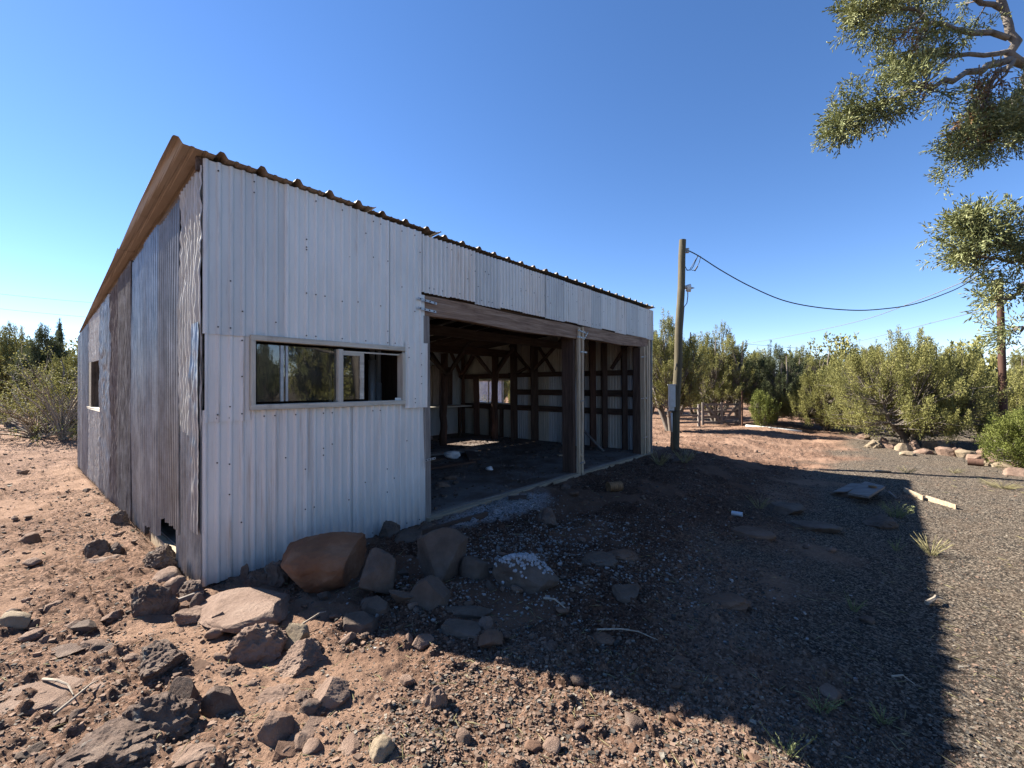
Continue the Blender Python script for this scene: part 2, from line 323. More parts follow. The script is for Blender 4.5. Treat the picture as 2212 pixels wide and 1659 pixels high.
c2b = mixc(N, L, mm.outputs[0], c2, (.25,.185,.13))
base = mixc(N, L, sp.outputs[0], dirt, c2b)
base = mixc(N, L, sp.outputs[1], base, (.43,.285,.205))
base = mixc(N, L, at_.outputs['Alpha'], base, mixc(N, L, 1.0, base, (.52,.47,.45), 'MULTIPLY'))  # dark soil tone with shade before the shed painted in
c3, d3 = voro(70, [(0,(.12,.11,.11)),(.35,(.46,.45,.45)),(1,(.80,.78,.78))])
base = mixc(N, L, sp.outputs[2], base, c3)
base = mixc(N, L, 1.0, base, (.60,.575,.555), 'MULTIPLY'); L.new(base, P.inputs['Base Color']); P.inputs['Roughness'].default_value = .95; P.inputs['Specular IOR Level'].default_value = .1
bp = N.new('ShaderNodeBump'); bp.inputs['Strength'].default_value = 1.0; bp.inputs['Distance'].default_value = .02; bp.invert = True
vb = N.new('ShaderNodeTexVoronoi'); vb.inputs['Scale'].default_value = 40; L.new(vec, vb.inputs['Vector'])
nb = noise(N, L, vec, 45, 9, .75); ms = N.new('ShaderNodeMath'); ms.operation = 'MULTIPLY_ADD'; L.new(nb, ms.inputs[0]); ms.inputs[1].default_value = 1.6; vs_ = N.new('ShaderNodeMath'); vs_.operation = 'MULTIPLY'; vs_.inputs[1].default_value = .35; L.new(vb.outputs['Distance'], vs_.inputs[0]); L.new(vs_.outputs[0], ms.inputs[2])
L.new(ms.outputs[0], bp.inputs['Height']); L.new(bp.outputs[0], P.inputs['Normal'])
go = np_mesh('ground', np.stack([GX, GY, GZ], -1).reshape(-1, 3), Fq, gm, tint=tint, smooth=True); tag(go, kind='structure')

# ---------------------------------------------------------------- loose pebbles (uncountable)
rg = np.random.default_rng(5)
ICO = None
def ico():
    t = (1+5**.5)/2; v = np.array([(-1,t,0),(1,t,0),(-1,-t,0),(1,-t,0),(0,-1,t),(0,1,t),(0,-1,-t),(0,1,-t),(t,0,-1),(t,0,1),(-t,0,-1),(-t,0,1)], float); v /= np.linalg.norm(v[0])
    f = np.array([(0,11,5),(0,5,1),(0,1,7),(0,7,10),(0,10,11),(1,5,9),(5,11,4),(11,10,2),(10,7,6),(7,1,8),(3,9,4),(3,4,2),(3,2,6),(3,6,8),(3,8,9),(4,9,5),(2,4,11),(6,2,10),(8,6,7),(9,8,1)])
    return v, f
def pebbles(name, X, Y, S, cols_, material, Z=None):
    v = np.array([(x_, y_, z_) for z_ in (-.62, .62) for x_, y_ in ((-.62,-.62),(.62,-.62),(.62,.62),(-.62,.62))]); f = np.array([(3,2,1,0),(4,5,6,7),(0,1,5,4),(1,2,6,5),(2,3,7,6),(3,0,4,7)]); n = len(X); Z = ground_h(X, Y) if Z is None else Z
    P3 = v[None] * (1 + 1.0*(rg.random((n, 8, 3)) - .5)) * np.stack([S*(.7+.6*rg.random(n)), S*(.7+.6*rg.random(n)), S*(.45+.4*rg.random(n))], -1)[:, None, :]
    a = rg.random(n)*6.28; c, s = np.cos(a)[:, None], np.sin(a)[:, None]
    x = P3[..., 0]*c - P3[..., 1]*s; y = P3[..., 0]*s + P3[..., 1]*c
    V = np.stack([x + X[:, None], y + Y[:, None], P3[..., 2] + (Z + S*.15)[:, None]], -1).reshape(-1, 3)
    Fc = (f[None] + (np.arange(n)*8)[:, None, None]).reshape(-1, 4)
    t = np.concatenate([np.repeat(cols_, 8, axis=0), np.ones((n*8, 1))], 1)
    return np_mesh(name, V, Fc, material, tint=t)
M['pebble'] = mat('pebble_stone', [(.3,(.8,.8,.8)),(.7,(1,1,1))], sc=40, rough=.95, bump=.3, bdist=.004, tint=True)
def polar(n, r0, r1, a0=-52, a1=52):
    uu = rg.random(n); r = 1 / (1/r0 + (1/r1 - 1/r0)*uu); a = np.radians(a0 + (a1-a0)*rg.random(n)); return r*np.sin(a), r*np.cos(a), r
X, Y, r = polar(190000, 1.35, 40); X2, Y2, r2_ = polar(26000, 6, 45); X, Y, r = np.concatenate([X, X2]), np.concatenate([Y, Y2]), np.concatenate([r, r2_]); u2, w2 = uw(X, Y)
keep = ~((u2 > -.02) & (u2 < 8.95) & (w2 > -.02) & (w2 < 8.15)); X, Y, r = X[keep], Y[keep], r[keep]; n = len(X)
cm = cinder(X, Y); pk = rg.random(n) < (.25 + 1.1*np.clip(fbm(X*1.6, Y*1.6, 4, 71) - .3, 0, 1)*1.6 + .35*cm)*(1 - .75*sandy(X, Y)); X, Y, r, cm = X[pk], Y[pk], r[pk], cm[pk]; n = len(X)
S = np.clip(.0037*np.exp(.52*rg.standard_normal(n)), .002, .015) * (1 + r*.10 + .05*np.clip(r-7, 0, 12)) * (1 - .35*cm)
g1 = rg.random((n, 1)); dk = np.array([.06,.054,.048]); tn = np.array([.33,.225,.165]); pale = np.array([.36,.32,.26])
base_c = np.where(rg.random((n, 1)) < (.22 + .32*cm[:, None]), dk*(1+1.2*g1), tn*(.55+.6*g1)); base_c = np.where(rg.random((n, 1)) < .05, pale*(.8+.4*g1), base_c)
tag(pebbles('gravel', X, Y, S, base_c, M['pebble']), 'loose dark and tan gravel strewn over the dirt yard', 'gravel', kind='stuff')
# white crumbs in the shaded yard
cs = []
for (px, py, sp_, k) in ((1080,1085,.35,1500),(1010,1200,.28,350),(1120,1170,.4,700),(1300,1200,.6,700),(1240,1130,.4,350),(900,1290,.35,200),(1500,1260,.5,160),(1160,1270,.3,300),(1500,1140,.4,120)):
    gx_, gy_, _ = at(px, py); cs.append(np.stack([gx_ + sp_*rg.standard_normal(k), gy_ + sp_*.8*rg.standard_normal(k)], -1))
cs = np.concatenate(cs); u2, w2 = uw(cs[:, 0], cs[:, 1]); cs = cs[(w2 < -.06)]; n = len(cs)
S = .0072*np.exp(.45*rg.standard_normal(n)); tag(pebbles('white_pebbles', cs[:, 0], cs[:, 1], S, np.array([.50,.475,.45])*(.5+.7*rg.random((n, 1))), M['pebble']), 'small white pebbles sprinkled over the shaded dirt', 'pebbles', kind='stuff')

# ---------------------------------------------------------------- rocks
import bmesh
def rock_mesh(name, size, seed, kind, sub=4):
    bm = bmesh.new(); bmesh.ops.create_icosphere(bm, subdivisions=sub, radius=1)
    rr = random.Random(seed); off = Vector((seed*3.7 % 50, seed*1.9 % 31, seed*.7 % 17))
    cuts = []
    for _ in range({'sharp': 12, 'slab': 11, 'rough': 9, 'round': 8}[kind]):
        d = Vector((rr.gauss(0, 1), rr.gauss(0, 1), rr.gauss(0, .8))).normalized(); cuts.append((d, rr.uniform(.5, .84)))
    if kind in ('slab',): cuts += [(Vector((rr.uniform(-.12,.12), rr.uniform(-.12,.12), 1)).normalized(), .5)]
    amp = {'sharp': .035, 'slab': .05, 'rough': .16, 'round': .08}[kind]
    for v in bm.verts:
        p = v.co.copy()
        p *= 1 + .22*mnoise.noise(p*1.1 + off)
        for d, t in cuts:
            e = p.dot(d) - t
            if e > 0: p -= d * e * (1.0 if kind in ('sharp', 'slab') else .9)
        p *= 1 + amp*mnoise.noise(p*3.4 + off) + amp*.6*mnoise.noise(p*8 + off) + (amp*.6*abs(mnoise.noise(p*14 + off)) + amp*.25*mnoise.noise(p*31 + off) if kind == 'rough' else amp*.3*mnoise.noise(p*17+off) + amp*.15*mnoise.noise(p*37+off))
        v.co = Vector((p.x*size[0]/1.6, p.y*size[1]/1.6, p.z*size[2]/1.5))
    me = bpy.data.meshes.new(name); bm.to_mesh(me); bm.free()
    me.polygons.foreach_set('use_smooth', [kind == 'round' or sub < 4]*len(me.polygons)); return me
rk = [0]
def rock(px, py, wpx, hpx, kind, m, label, name='rock', deep=.75, sink=.42, tilt=(0,0), rz=None, group=None, sub=4):
    rk[0] += 1; sub = max(sub, 4) + (1 if sub == 5 and kind == 'rough' and False else 0); x, y, h = at(px, py); s = (y + .02) / F_PX; W = wpx*s; H = hpx*s; D = W*deep
    # part of the height in the picture is its top face seen from above
    top = D * (EYE - h) / y * .5; H2 = max(.35*H, H - top)*.92 / (1 - sink)
    y += D*.42; x += (px-CXP)/F_PX*D*.42; h = gz(x, y)
    me = rock_mesh(name, (W, D, H2), rk[0]*7 + 3, kind, sub); me.materials.append(M[m])
    o = link(bpy.data.objects.new(name, me)); o.location = (x, y, h + H2*(.5 - sink)); o.rotation_euler = (tilt[0], tilt[1], (rnd.uniform(-.3, .3) if rz is None else rz))
    return tag(o, label, 'rock', group)
rock(718,1268,190,126,'sharp','rockorange','large smooth red sandstone boulder against the white wall','boulder',.8,.12,rz=.1,sub=5)
rock(822,1290,82,100,'sharp','rockgrey','upright angular grey rock right of the big red boulder','boulder',.7,.15,sub=5)
rock(955,1262,118,112,'sharp','rockgrey','rounded reddish grey boulder with a pale face before the door sill','boulder',.8,.12,rz=.5,sub=5)
rock(1025,1252,56,60,'round','rockgrey','dark boulder tucked behind the reddish grey boulder','boulder')
rock(936,1322,96,82,'sharp','rockgrey','pointed wedge of brown sandstone below the pale faced boulder',tilt=(.3,.2))
rock(868,1308,50,70,'slab','rockgrey','leaning thin slab between two pointed rocks',tilt=(.7,.3),deep=.5)
rock(817,1330,62,44,'slab','rockgrey','flat square grey stone under the upright angular rock',tilt=(.35,0))
rock(778,1362,68,36,'slab','rockgrey','low flat stone close to the edge of the shadow',tilt=(.25,0))
rock(1006,1376,84,36,'slab','rockgrey','flat pale grey slab lying alone in the shade',tilt=(.2,0))
rock(1146,1278,122,80,'sharp','rockgrey','wide brown block topped with white crumbs','boulder',.8,.15,rz=-.1,sub=5)
rock(1003,1330,100,26,'slab','rockgrey','long thin dark slab lying over a hollow',deep=.4)
rock(538,1358,208,86,'sharp','rocktan','broad tan sandstone boulder half in sun at the corner of the shed','boulder',.75,.2,rz=-.1,sub=5)
rock(325,1330,74,66,'rough','rocklava','squat dark brown lava rock left of the shed corner',sub=5)
rock(349,1224,66,46,'rough','rocklava','grey lava rock in the gap under the side wall',sub=5)
rock(368,1260,60,32,'round','rocktan','pale grey stone below the lava rock at the side wall')
rock(382,1285,40,36,'round','rocktan','small smooth tan stone near the shed corner')
rock(418,1290,46,34,'rough','rocklava','small rough stone at the foot of the shed corner')
rock(420,1345,62,32,'rough','rocktan','lit grey stone in front of the loose stick')
rock(478,1357,34,40,'sharp','rocktan','small upright stone leaning on the broad boulder')
rock(432,1318,32,32,'round','rocklava','dark egg shaped stone left of the broad boulder')
rock(212,1206,44,36,'rough','rocklava','dark lava stone in a cluster on the left dirt')
rock(250,1200,30,24,'rough','rocklava','smaller dark stone right in the left cluster')
rock(232,1216,66,20,'slab','rocktan','low grey stone lying in front of the left cluster')
rock(256,1134,32,28,'rough','rocklava','dark rock next to the middle of the side wall')
rock(68,1176,40,24,'round','rockred','red brown stone alone on the left dirt')
rock(34,1356,70,32,'round','rockpale','flattened pale stone at the left edge of the yard',deep=.5)
rock(560,1424,96,70,'rough','rocktan','lumpy tan rock at the edge of sun below the broad boulder',sub=5)
rock(638,1395,56,48,'sharp','rockpale','yellowish angular rock at the tip of the shadow')
rock(648,1452,96,60,'rough','rocktan','layered tan rock in the sun in front of the yellowish one',sub=5)
rock(350,1462,100,74,'rough','rocklava','craggy grey topped lava rock in the sunny foreground',sub=5)
rock(285,1437,36,24,'round','rocktan','rounded tan stone left of the craggy lava rock')
rock(402,1524,56,62,'sharp','rocklava','pointed brown rock between two lava rocks in the foreground')
rock(344,1600,128,96,'rough','rocklava','large pitted lava rock in the left foreground','boulder',sub=5)
rock(482,1552,74,72,'sharp','rocklava','dark wedge shaped rock in the middle foreground',sub=5)
rock(603,1530,80,40,'rough','rocktan','half buried brown rock in the foreground dirt')
rock(712,1528,80,56,'sharp','rocktan','blocky brown rock casting a dark shadow in the foreground',sub=5)
rock(590,1610,86,74,'sharp','rocktan','sharp ridged brown rock nearest the bottom in the middle',sub=5)
rock(672,1545,46,36,'round','rocklava','round grey stone touching the blocky brown rock')
rock(235,1658,170,96,'rough','rocklava','long dark lava rock at the bottom left','boulder',sub=5)
rock(60,1560,190,44,'slab','rocktan','flat reddish rock sheet at the bottom left',deep=.8)
rock(425,1652,110,40,'rough','rocktan','low tan rock at the bottom edge')
rock(240,1488,92,26,'slab','rocktan','flat smooth tan stone in the sandy streak')
rock(352,1398,36,20,'slab','rockgrey','thin red brown chip standing out of the sand')
rock(150,1420,70,22,'slab','rocklava','dark thin slab in the left foreground')
rock(238,1418,50,22,'rough','rocklava','small dark lump beside the dark thin slab')
rock(945,1530,44,60,'rough','rocktan','coarse clod of tan earth and stone in the foreground')
rock(824,1654,46,58,'round','rockpale','smooth pale egg shaped stone at the bottom centre',deep=1.1)
rock(530,1262,22,42,'sharp','rocklava','thin dark stone standing upright against the wall',deep=.5)
rock(553,1270,50,42,'rough','rocklava','dark round rock beneath the thin upright stone')
rock(592,1265,56,52,'rough','rocklava','mottled dark rock wedged left of the big red boulder')
rock(632,1228,40,40,'rough','rocklava','dark stone behind the left end of the big red boulder')
rock(882,1172,66,32,'slab','rockgrey','low rounded stone at the right foot of the white wall')
rock(838,1165,42,36,'rough','rockgrey','pale chipped stone behind the big red boulder')
rock(925,1150,44,22,'rough','rockgrey','small stone by the left end of the door sill')
rock(1178,1136,50,36,'rough','rocklava','brown lump of rubble beside the white gravel patch')
rock(470,1345,0.1+38,24,'round','rocktan','lit pebble stone wedged before the broad boulder')
rock(1350,1300,70,34,'slab','rockgrey','flat triangular slab in the deep shade',tilt=(.3,.1))
rock(1262,1272,34,16,'slab','rockgrey','narrow flat stone in the deep shade',deep=.5)
rock(1060,1395,48,30,'round','rockred','dark red stone next to the pale grey slab')
rock(1290,1225,70,30,'rough','rockgrey','brown stone among the white pebbles')
rock(1340,1212,60,26,'rough','rockred','low red stone at the back of the pebbles')
rock(1560,1320,90,34,'rough','rockred','low red earth lump towards the gravel drive')
rock(1690,1110,80,30,'slab','rockgrey','flat dark rock in the shade left of the plywood')
rock(1620,1165,90,30,'slab','rockred','long low rock at the edge of the shaded bank')
rock(1760,1150,90,30,'slab','rockgrey','dark slab under the plywood in the shade')
rock(1830,1075,60,20,'slab','rockgrey','dark flat rock just behind the plywood corner')
rock(1905,1140,60,26,'rough','rockgrey','rock on the shaded bank below the plywood')
rock(1485,990,24,18,'rough','rocklava','dark stone right of the grey pole')
rock(1440,992,26,14,'rough','rocklava','dark stone left of the grey pole')
rock(1470,1000,40,10,'rough','rocklava','low dark lump in front of the grey pole')
rock(1300,1390,44,20,'rough','rockred','dull stone in the lower shade')
rock(1462,1432,40,18,'round','rockred','orange brown pebble stone in the lower shade')
row = [(1888,968,36,16),(1908,962,22,14),(1925,970,30,16),(1948,975,34,20),(1975,972,26,18),(1995,981,36,14),(2018,972,52,26),(2040,985,34,18),(2062,985,30,22),(2085,990,40,20),(2107,998,36,24),(2128,992,32,24),(2118,1006,28,16),(2148,1000,34,26),(2182,1000,60,34),(2165,1012,40,16),(2205,1014,36,20),(2200,1030,40,18),(1842,932,22,10),(1865,950,30,12),(2055,972,22,14),(1960,985,26,10)]
kinds = ['rough','round','slab','sharp']; looks = ['tan rock with rough face','rounded tan rock','flat layered tan rock','blocky orange brown rock']
where = ['under the spreading juniper','left of the rusty pipe','by the trunk of the spreading juniper','at the edge of the drive']
for i, (a, b, c, d) in enumerate(row):
    k = i % 4
    ordn = ['1st','2nd','3rd','4th','5th','6th','7th','8th','9th','10th','11th','12th','13th','14th','15th','16th','17th','18th','19th','20th','21st','22nd'][sorted(range(len(row)), key=lambda j: row[j][0]).index(i)]
    rock(a, b, c*.95, d*1.0, kinds[k], ['rockpale','rocktan','rocktan'][i % 3], looks[k] + ', ' + ordn + ' from the left in the row edging the drive', sub=3, group='rocks in a row along the drive', deep=.9)
# small stones one by one, copies of eight shapes
frag = []
for i in range(6):
    me = rock_mesh('rock_fragment', (.13, .10, .07), 500+i, ['sharp','slab','sharp','rough','slab','sharp'][i], 4); me.materials.append(M[['rocktan','rocktan','rockgrey','rocklava','rockred','rocktan'][i]]); frag.append(me)
for i in range(70):
    px = rnd.uniform(60, 760) if i < 46 else rnd.uniform(600, 1200); py = rnd.uniform(1300, 1655) if i < 46 else rnd.uniform(1180, 1400); x, y, h = at(px, py)
    if uw(x, y)[1] > -.05 and uw(x, y)[0] > -.1: x, y, h = at(300 + i*3, 1450)
    o = link(bpy.data.objects.new('rock_fragment', frag[i % 6])); s = .45 + .75*rnd.random()**1.5; o.scale = (s, s*rnd.uniform(.7, 1.1), s*rnd.uniform(.6, 1)); U, Wd = uw(x, y)
    o.location = (x, y, gz(x, y) + .004*s); o.rotation_euler = (rnd.uniform(-.35, .35), rnd.uniform(-.35, .35), rnd.uniform(0, 6.3))
    tag(o, ['angular tan','flat tan','angular grey','pitted dark','flat red brown','sharp tan'][i % 6] + ' rock fragment half buried in the ' + ('sunny foreground dirt' if i < 46 else 'dirt in front of the white wall'), 'rock', 'broken rock fragments')
protos = []
for i in range(8):
    me = rock_mesh('stone', (.09, .075, .055), 300+i, ['rough','sharp','round','slab'][i % 4], 3); me.materials.append(M[['rocklava','rocktan','rocktan','rockred'][i % 4]]); protos.append(me)
for i in range(150):
    for _ in range(50):
        px = rnd.uniform(-20, 2230); py = 960 + 700*rnd.random()**1.4; x, y, h = at(px, py); U, Wd = uw(x, y)
        if -.15 < U < 9.1 and -.1 < Wd < 8.2: continue
        cz = float(cinder(np.array([x]), np.array([y]))[0])
        if rnd.random() < cz*.85: continue
        break
    o = link(bpy.data.objects.new('stone', protos[i % 8])); s = (.28 + .6*rnd.random()**2.2) * (1 + .13*min(y, 9)); o.scale = (s, s, s*rnd.uniform(.7, 1.1))
    o.location = (x, y, h + .012*s); o.rotation_euler = (rnd.uniform(-.3, .3), rnd.uniform(-.3, .3), rnd.uniform(0, 6.3))
    sh = Wd < 0 and U > -.2 and px > 600 and not (py > 1340 and px < 1700) and px < 1960
    where_ = 'in the shade before the open bays' if sh else ('left of the shed' if px < 480 else ('in the sunny foreground' if py > 1350 else 'on the sunny drive'))
    tag(o, ['rough dark','angular tan','round tan','thin red'][i % 4] + ' stone, fist sized or smaller, loose ' + where_, 'stone', 'small loose stones')
# ---------------------------------------------------------------- the shed (local axes: x along the front, y into the depth)
shed = empty('metal_shed', (A0[0], A0[1], 0), math.atan2(FY, FX))
tag(shed, 'old pole shed clad in white and rusty corrugated metal with two open bays', 'shed')
LEN, DEP, DEP2, USPLIT = 8.8, 8.1, 6.4, 4.6
def ztop(w): return 3.40 - .095*w
def wall_top(u): return 3.40 + .012*math.sin(u*2.1) - .004*u
def panel(name, axis, p0, p1, z0, z1, off, pitch, amp, m, prof='sine', crumple=0, screws=0, seed=0, lean=0, jag=0, parent=None, label=None, bottom=None, bow=0, outward=-1):
    """corrugated sheet. axis 'u': p along the front, lies at w=off; axis 'w': p into the depth, lies at u=off. z1 number or function"""
    mb = MB(); L_ = p1 - p0; nu = max(8, int(L_/pitch*(16 if prof == 'rib' else 10))); rr = random.Random(seed*13+7)
    zz = z1 if callable(z1) else (lambda p: z1); zb = bottom if bottom else (lambda p: z0)
    nv = 60 if crumple else 7; o3 = Vector((seed*2.3, seed*.7, 0))
    def fn(a, b):
        p = p0 + L_*a; t = zb(p) + (zz(p) - zb(p))*b
        if jag: t += jag*(1-b)*mnoise.noise(Vector((p*9, seed, 0)))
        if prof == 'sine': d = amp*math.cos(2*math.pi*p/pitch)
        elif prof == 'rib':
            q = (p/pitch) % 1; d = amp*(1 if q < .22 else (1-(q-.22)/.12 if q < .34 else (0 if q < .88 else (q-.88)/.12)))
        d += bow*math.sin(b*3.1) + .0045*mnoise.noise(Vector((p*3, t*1.2, seed)))
        if crumple:
            c_ = crumple * (.45*mnoise.noise(Vector((p*3, t*1.5, 0)) + o3) + .8*(abs(mnoise.noise(Vector((p*7, t*5, 3)) + o3)) - .25) + .35*abs(mnoise.noise(Vector((p*16, t*13, 5)) + o3))); d = d*(1 - .5*min(1, abs(c_)/.04)) + c_
            p += crumple*.35*mnoise.noise(Vector((t*3, p*2, 9)) + o3)
        p += lean*(t - 1)
        return (p, off + outward*d, t) if axis == 'u' else (off + outward*d, p, t)
    mb.grid(fn, nu, nv)
    for _ in range(screws):
        p = rr.uniform(p0+.03, p1-.03); t = rr.choice([zb(p)+.06, zz(p)-.07, (zb(p)+zz(p))/2 + rr.choice([-.25, 0, .25]), rr.uniform(zb(p)+.1, zz(p)-.1)])
        k = round(p/pitch)*pitch; s = .0065; q = []
        for i in range(6):
            an = i*math.pi/3; e = off + outward*(amp + .006); q.append((k + s*math.cos(an), e, t + s*math.sin(an)) if axis == 'u' else (e, k + s*math.cos(an), t + s*math.sin(an)))
        c_ = off + outward*(amp + .001); q += [((a[0], c_, a[2]) if axis == 'u' else (c_, a[1], a[2])) for a in q]
        mb.add(q, [(0,1,2,3,4,5)] + [(i, (i+1) % 6, (i+1) % 6+6, i+6) for i in range(6)], 1)
    o = mb.build(name, [m, M['screw']], shed if parent is None else parent, smooth=True)
    if label: o['label'] = label
    return o
W1, W2, W3 = M['white'], M['white2'], M['white3']
# white cladding left of the bays
for i, (a, b, z0, z1, off, m, sc) in enumerate([
    (-.012,.635,2.01,wall_top,-.020,W2,9), (.605,1.245,2.0,wall_top,-.030,W1,14), (1.215,1.74,2.0,wall_top,-.021,W1,12), (1.71,2.12,2.0,lambda p: 3.385,-.029,W1,8),
    (.0,.335,1.30,2.045,-.012,W3,6), (-.012,.56,-.03,1.40,-.002,W3,9), (.54,.85,0.,1.40,-.012,W3,5), (.83,1.31,.0,1.40,-.003,W1,10), (1.28,1.80,0.,1.40,-.013,W1,9),
    (1.78,2.20,.0,1.46,-.002,W1,8), (1.90,2.2,1.34,2.09,-.040,W1,8), (1.88,2.19,1.95,2.66,-.014,W1,5)]):
    panel('wall_panel', 'u', a, b, z0, z1, off, .088, .019, m, 'rib', screws=sc, seed=i, bottom=(lambda p: .0 - .01*p) if z0 <= 0 else None)
# short band above the bays
edges = [2.09,2.56,2.99,3.50,4.03,4.57,5.10,5.55,5.98,6.42,6.98,7.45,8.05,8.52,8.82]
for i in range(len(edges)-1):
    panel('band_panel', 'u', edges[i]+.004, edges[i+1]+.02, 2.68, lambda p: 3.375-.004*p, -.020 - .012*(i % 2), .068, .018, (W1, W2, W3)[(i*2) % 3], 'sine', screws=6, seed=40+i, lean=.006*((i % 3)-1),
          bottom=lambda p, i=i: 2.69 - .004*(p-2) + .012*math.sin(i*2.3))
# old side wall facing left
SD = [(-.012,.62,1.19,M['galvpale'],.035,0,'crumpled pale metal sheet'), (-.01,.74,-.02,M['galv'],.008,0,'dark grey lower sheet'), (.61,1.42,.30,M['tanmetal'],0,0,'brownish sheet torn off at the bottom'), (1.36,2.02,.10,M['galvblue'],.004,0,None),
      (1.95,2.72,-.02,M['galvblue'],.006,0,None), (2.66,3.52,-.02,M['rusty'],.012,0,'rusty dark sheet'), (3.50,4.32,-.03,M['rustred'],.028,0,'red brown curled sheet'), (4.25,5.20,-.03,M['galv'],.035,0,'crumpled silver sheet'),
      (5.16,6.62,-.03,M['galvpale'],.03,0,None), (6.58,7.4,-.03,M['galvblue'],.003,0,None), (7.34,8.12,-.03,M['galv'],.003,0,None)]
for i, (a, b, z0, m, cr, lean, lb) in enumerate(SD):
    off = -.010 - .012*(i % 2)
    if i == 1: panel('wall_panel', 'w', a, b, z0, 1.24, -.004, .078, .020, m, crumple=cr, seed=60+i, label=lb, jag=.01); continue
    if i == 8:
        panel('wall_panel', 'w', a, b, z0, 1.22, off, .078, .020, m, crumple=cr, seed=60+i, label='crumpled sheet under the small window hole')
        panel('wall_panel', 'w', a, b, 2.0, lambda p: ztop(p)-.05, off, .068, .010, m, crumple=.02, seed=80, label='crumpled sheet over the small window hole'); continue
    panel('wall_panel', 'w', a, b, z0, lambda p, i=i: ztop(p) - .04 - .05*((i*37) % 5)/5 - .02, off, .078, .020, m, crumple=cr, seed=60+i, label=lb, jag=.06 if i in (2, 3) else .03, bow=.01 if i in (2, 4) else 0, lean=.006*((i % 3)-1))
panel('wall_panel', 'w', -.012, .20, .42, 2.1, -.036, .068, .006, M['galv'], crumple=.022, seed=90, label='narrow bent strip at the corner')
for a_ in (((.03,.05,-.05), (.13,.16,3.3)), ((.03,8.0,-.05), (.13,8.08,2.6))): mb = MB(); mb.box(*a_); mb.build('corner_post', M['redz'], shed)
# small hole in the side wall with its board and sill
mb = MB(); mb.box((-.02,6.28,1.23), (.02,6.60,2.0)); mb.box((.0,6.26,1.2), (.3,6.30,2.02)); mb.build('window_board', M['barkdark'], shed)
mb = MB(); mb.box((-.04,5.12,1.19), (.16,6.64,1.225), jit=.006); mb.build('window_sill', M['framewood'], shed)
mb = MB(); mb.box((.03,5.14,1.225), (.07,5.20,2.02)); mb.box((.03,5.14,2.0), (.08,6.64,2.06)); mb.build('window_frame', M['redz'], shed)
# right side wall (seen from inside), rear wall, inner side of left wall framing
RW = [0,.72,1.42,2.1,2.9,3.6,4.25,4.86]
for i in range(len(RW)-1):
    panel('wall_panel', 'w', RW[i], RW[i+1]+.03 if i < 6 else 4.24, 0, 1.95, 8.80 + .004*(i % 2), .078, .013, M['insideblue'] if i % 3 != 1 else M['insidewall'], seed=100+i, outward=1) if i < 6 else None
    panel('wall_panel', 'w', RW[i], RW[i+1]+.03, 1.93, lambda p: ztop(p)-.06, 8.806 + .004*(i % 2), .078, .013, M['insidewall'], seed=110+i, outward=1)
panel('wall_panel', 'w', 4.86, 6.42, 1.78, lambda p: ztop(p)-.06, 8.80, .078, .013, M['insidewall'], seed=120, outward=1)
panel('wall_panel', 'w', 4.22, 5.86, 0, 1.03, 8.80, .078, .013, M['insidewall'], seed=121, outward=1)
panel('wall_panel', 'w', 4.22, 4.90, 1.76, 1.96, 8.80, .078, .013, M['insidewall'], seed=125, outward=1)
panel('wall_panel', 'w', 5.82, 6.42, 0, 1.80, 8.803, .078, .013, M['insidewall'], seed=122, outward=1)
panel('rear_panel', 'u', USPLIT, 5.9, 0, ztop(6.4)-.06, DEP2, .078, .013, M['insideblue'], seed=130, outward=1)
panel('rear_panel', 'u', 5.9, 6.95, 0, 1.25, DEP2, .078, .013, M['insideblue'], seed=131, outward=1)
panel('rear_panel', 'u', 5.9, 6.95, 2.15, ztop(6.4)-.06, DEP2, .078, .013, M['insideblue'], seed=132, outward=1)
panel('rear_panel', 'u', 6.95, 8.82, 0, ztop(6.4)-.06, DEP2, .078, .013, M['insideblue'], seed=133, outward=1)
panel('rear_panel', 'u', 0, USPLIT, 0, ztop(8.1)-.06, DEP, .068, .009, M['galv'], seed=134, outward=1)
panel('rear_panel', 'w', DEP2, DEP, 0, lambda p: ztop(p)-.06, USPLIT, .068, .009, M['galv'], seed=135, outward=1)
mb = MB(); mb.box((8.795,-.03,-.02), (8.83,.10,3.27)); mb.build('corner_trim', M['galvblue'], shed)
# grey boards on the rear wall near the counter
for i, a in enumerate((6.98,7.22,7.50,7.76,8.05)):
    mb = MB(); mb.box((a, 6.30-.012*(i % 2), .98), (a+.25, 6.34-.012*(i % 2), 2.12 + .05*(i % 3)), jit=.006); mb.build('wall_board', M['greyz'] if i < 3 else M['darkz'], shed)
mb = MB(); mb.box((7.25,6.25,1.24), (7.32,6.29,1.36)); mb.build('outlet', M['plastic'], shed)
# roof
def roof(u0, u1, w0, w1, lift, m, pitch=.3, h=.035, name='roof_sheet', label=None, tip=0, skew=0):
    mb = MB(); nu = int((u1-u0)/.008)
    def fn(a, b):
        w = w0 + (w1-w0)*b; us = u0 + skew*(w-w0); u = us + (u1-us)*a; q = ((u+.215)/pitch) % 1
        d = h if q < .10 else (h*(1-(q-.10)/.09) if q < .19 else (0 if q < .91 else h*(q-.91)/.09))
        if .36 < q < .44 or .66 < q < .74: d += .006
        d += tip*max(0, (a-.9)/.1)*.06
        d += .002*mnoise.noise(Vector((u*1.5, w*.8, 5)))
        return (u, w, ztop(w) + .012 + lift + d)
    mb.grid(fn, nu, max(4, int((w1-w0)/.4))); o = mb.build(name, m, shed, solid=.002)
    if label: o['label'] = label
roof(-.225, 1.50, -.095, 2.7, .006, M['brownroof'], h=.042, label='brown roof sheet over the front corner', tip=.5, skew=.025)
roof(-.17, 1.52, 2.6, 8.12, .002, M['brownroof'], h=.04, skew=.028)
roof(1.46, 2.42, -.06, 8.12, .010, M['brownroof'], h=.035, tip=.5)
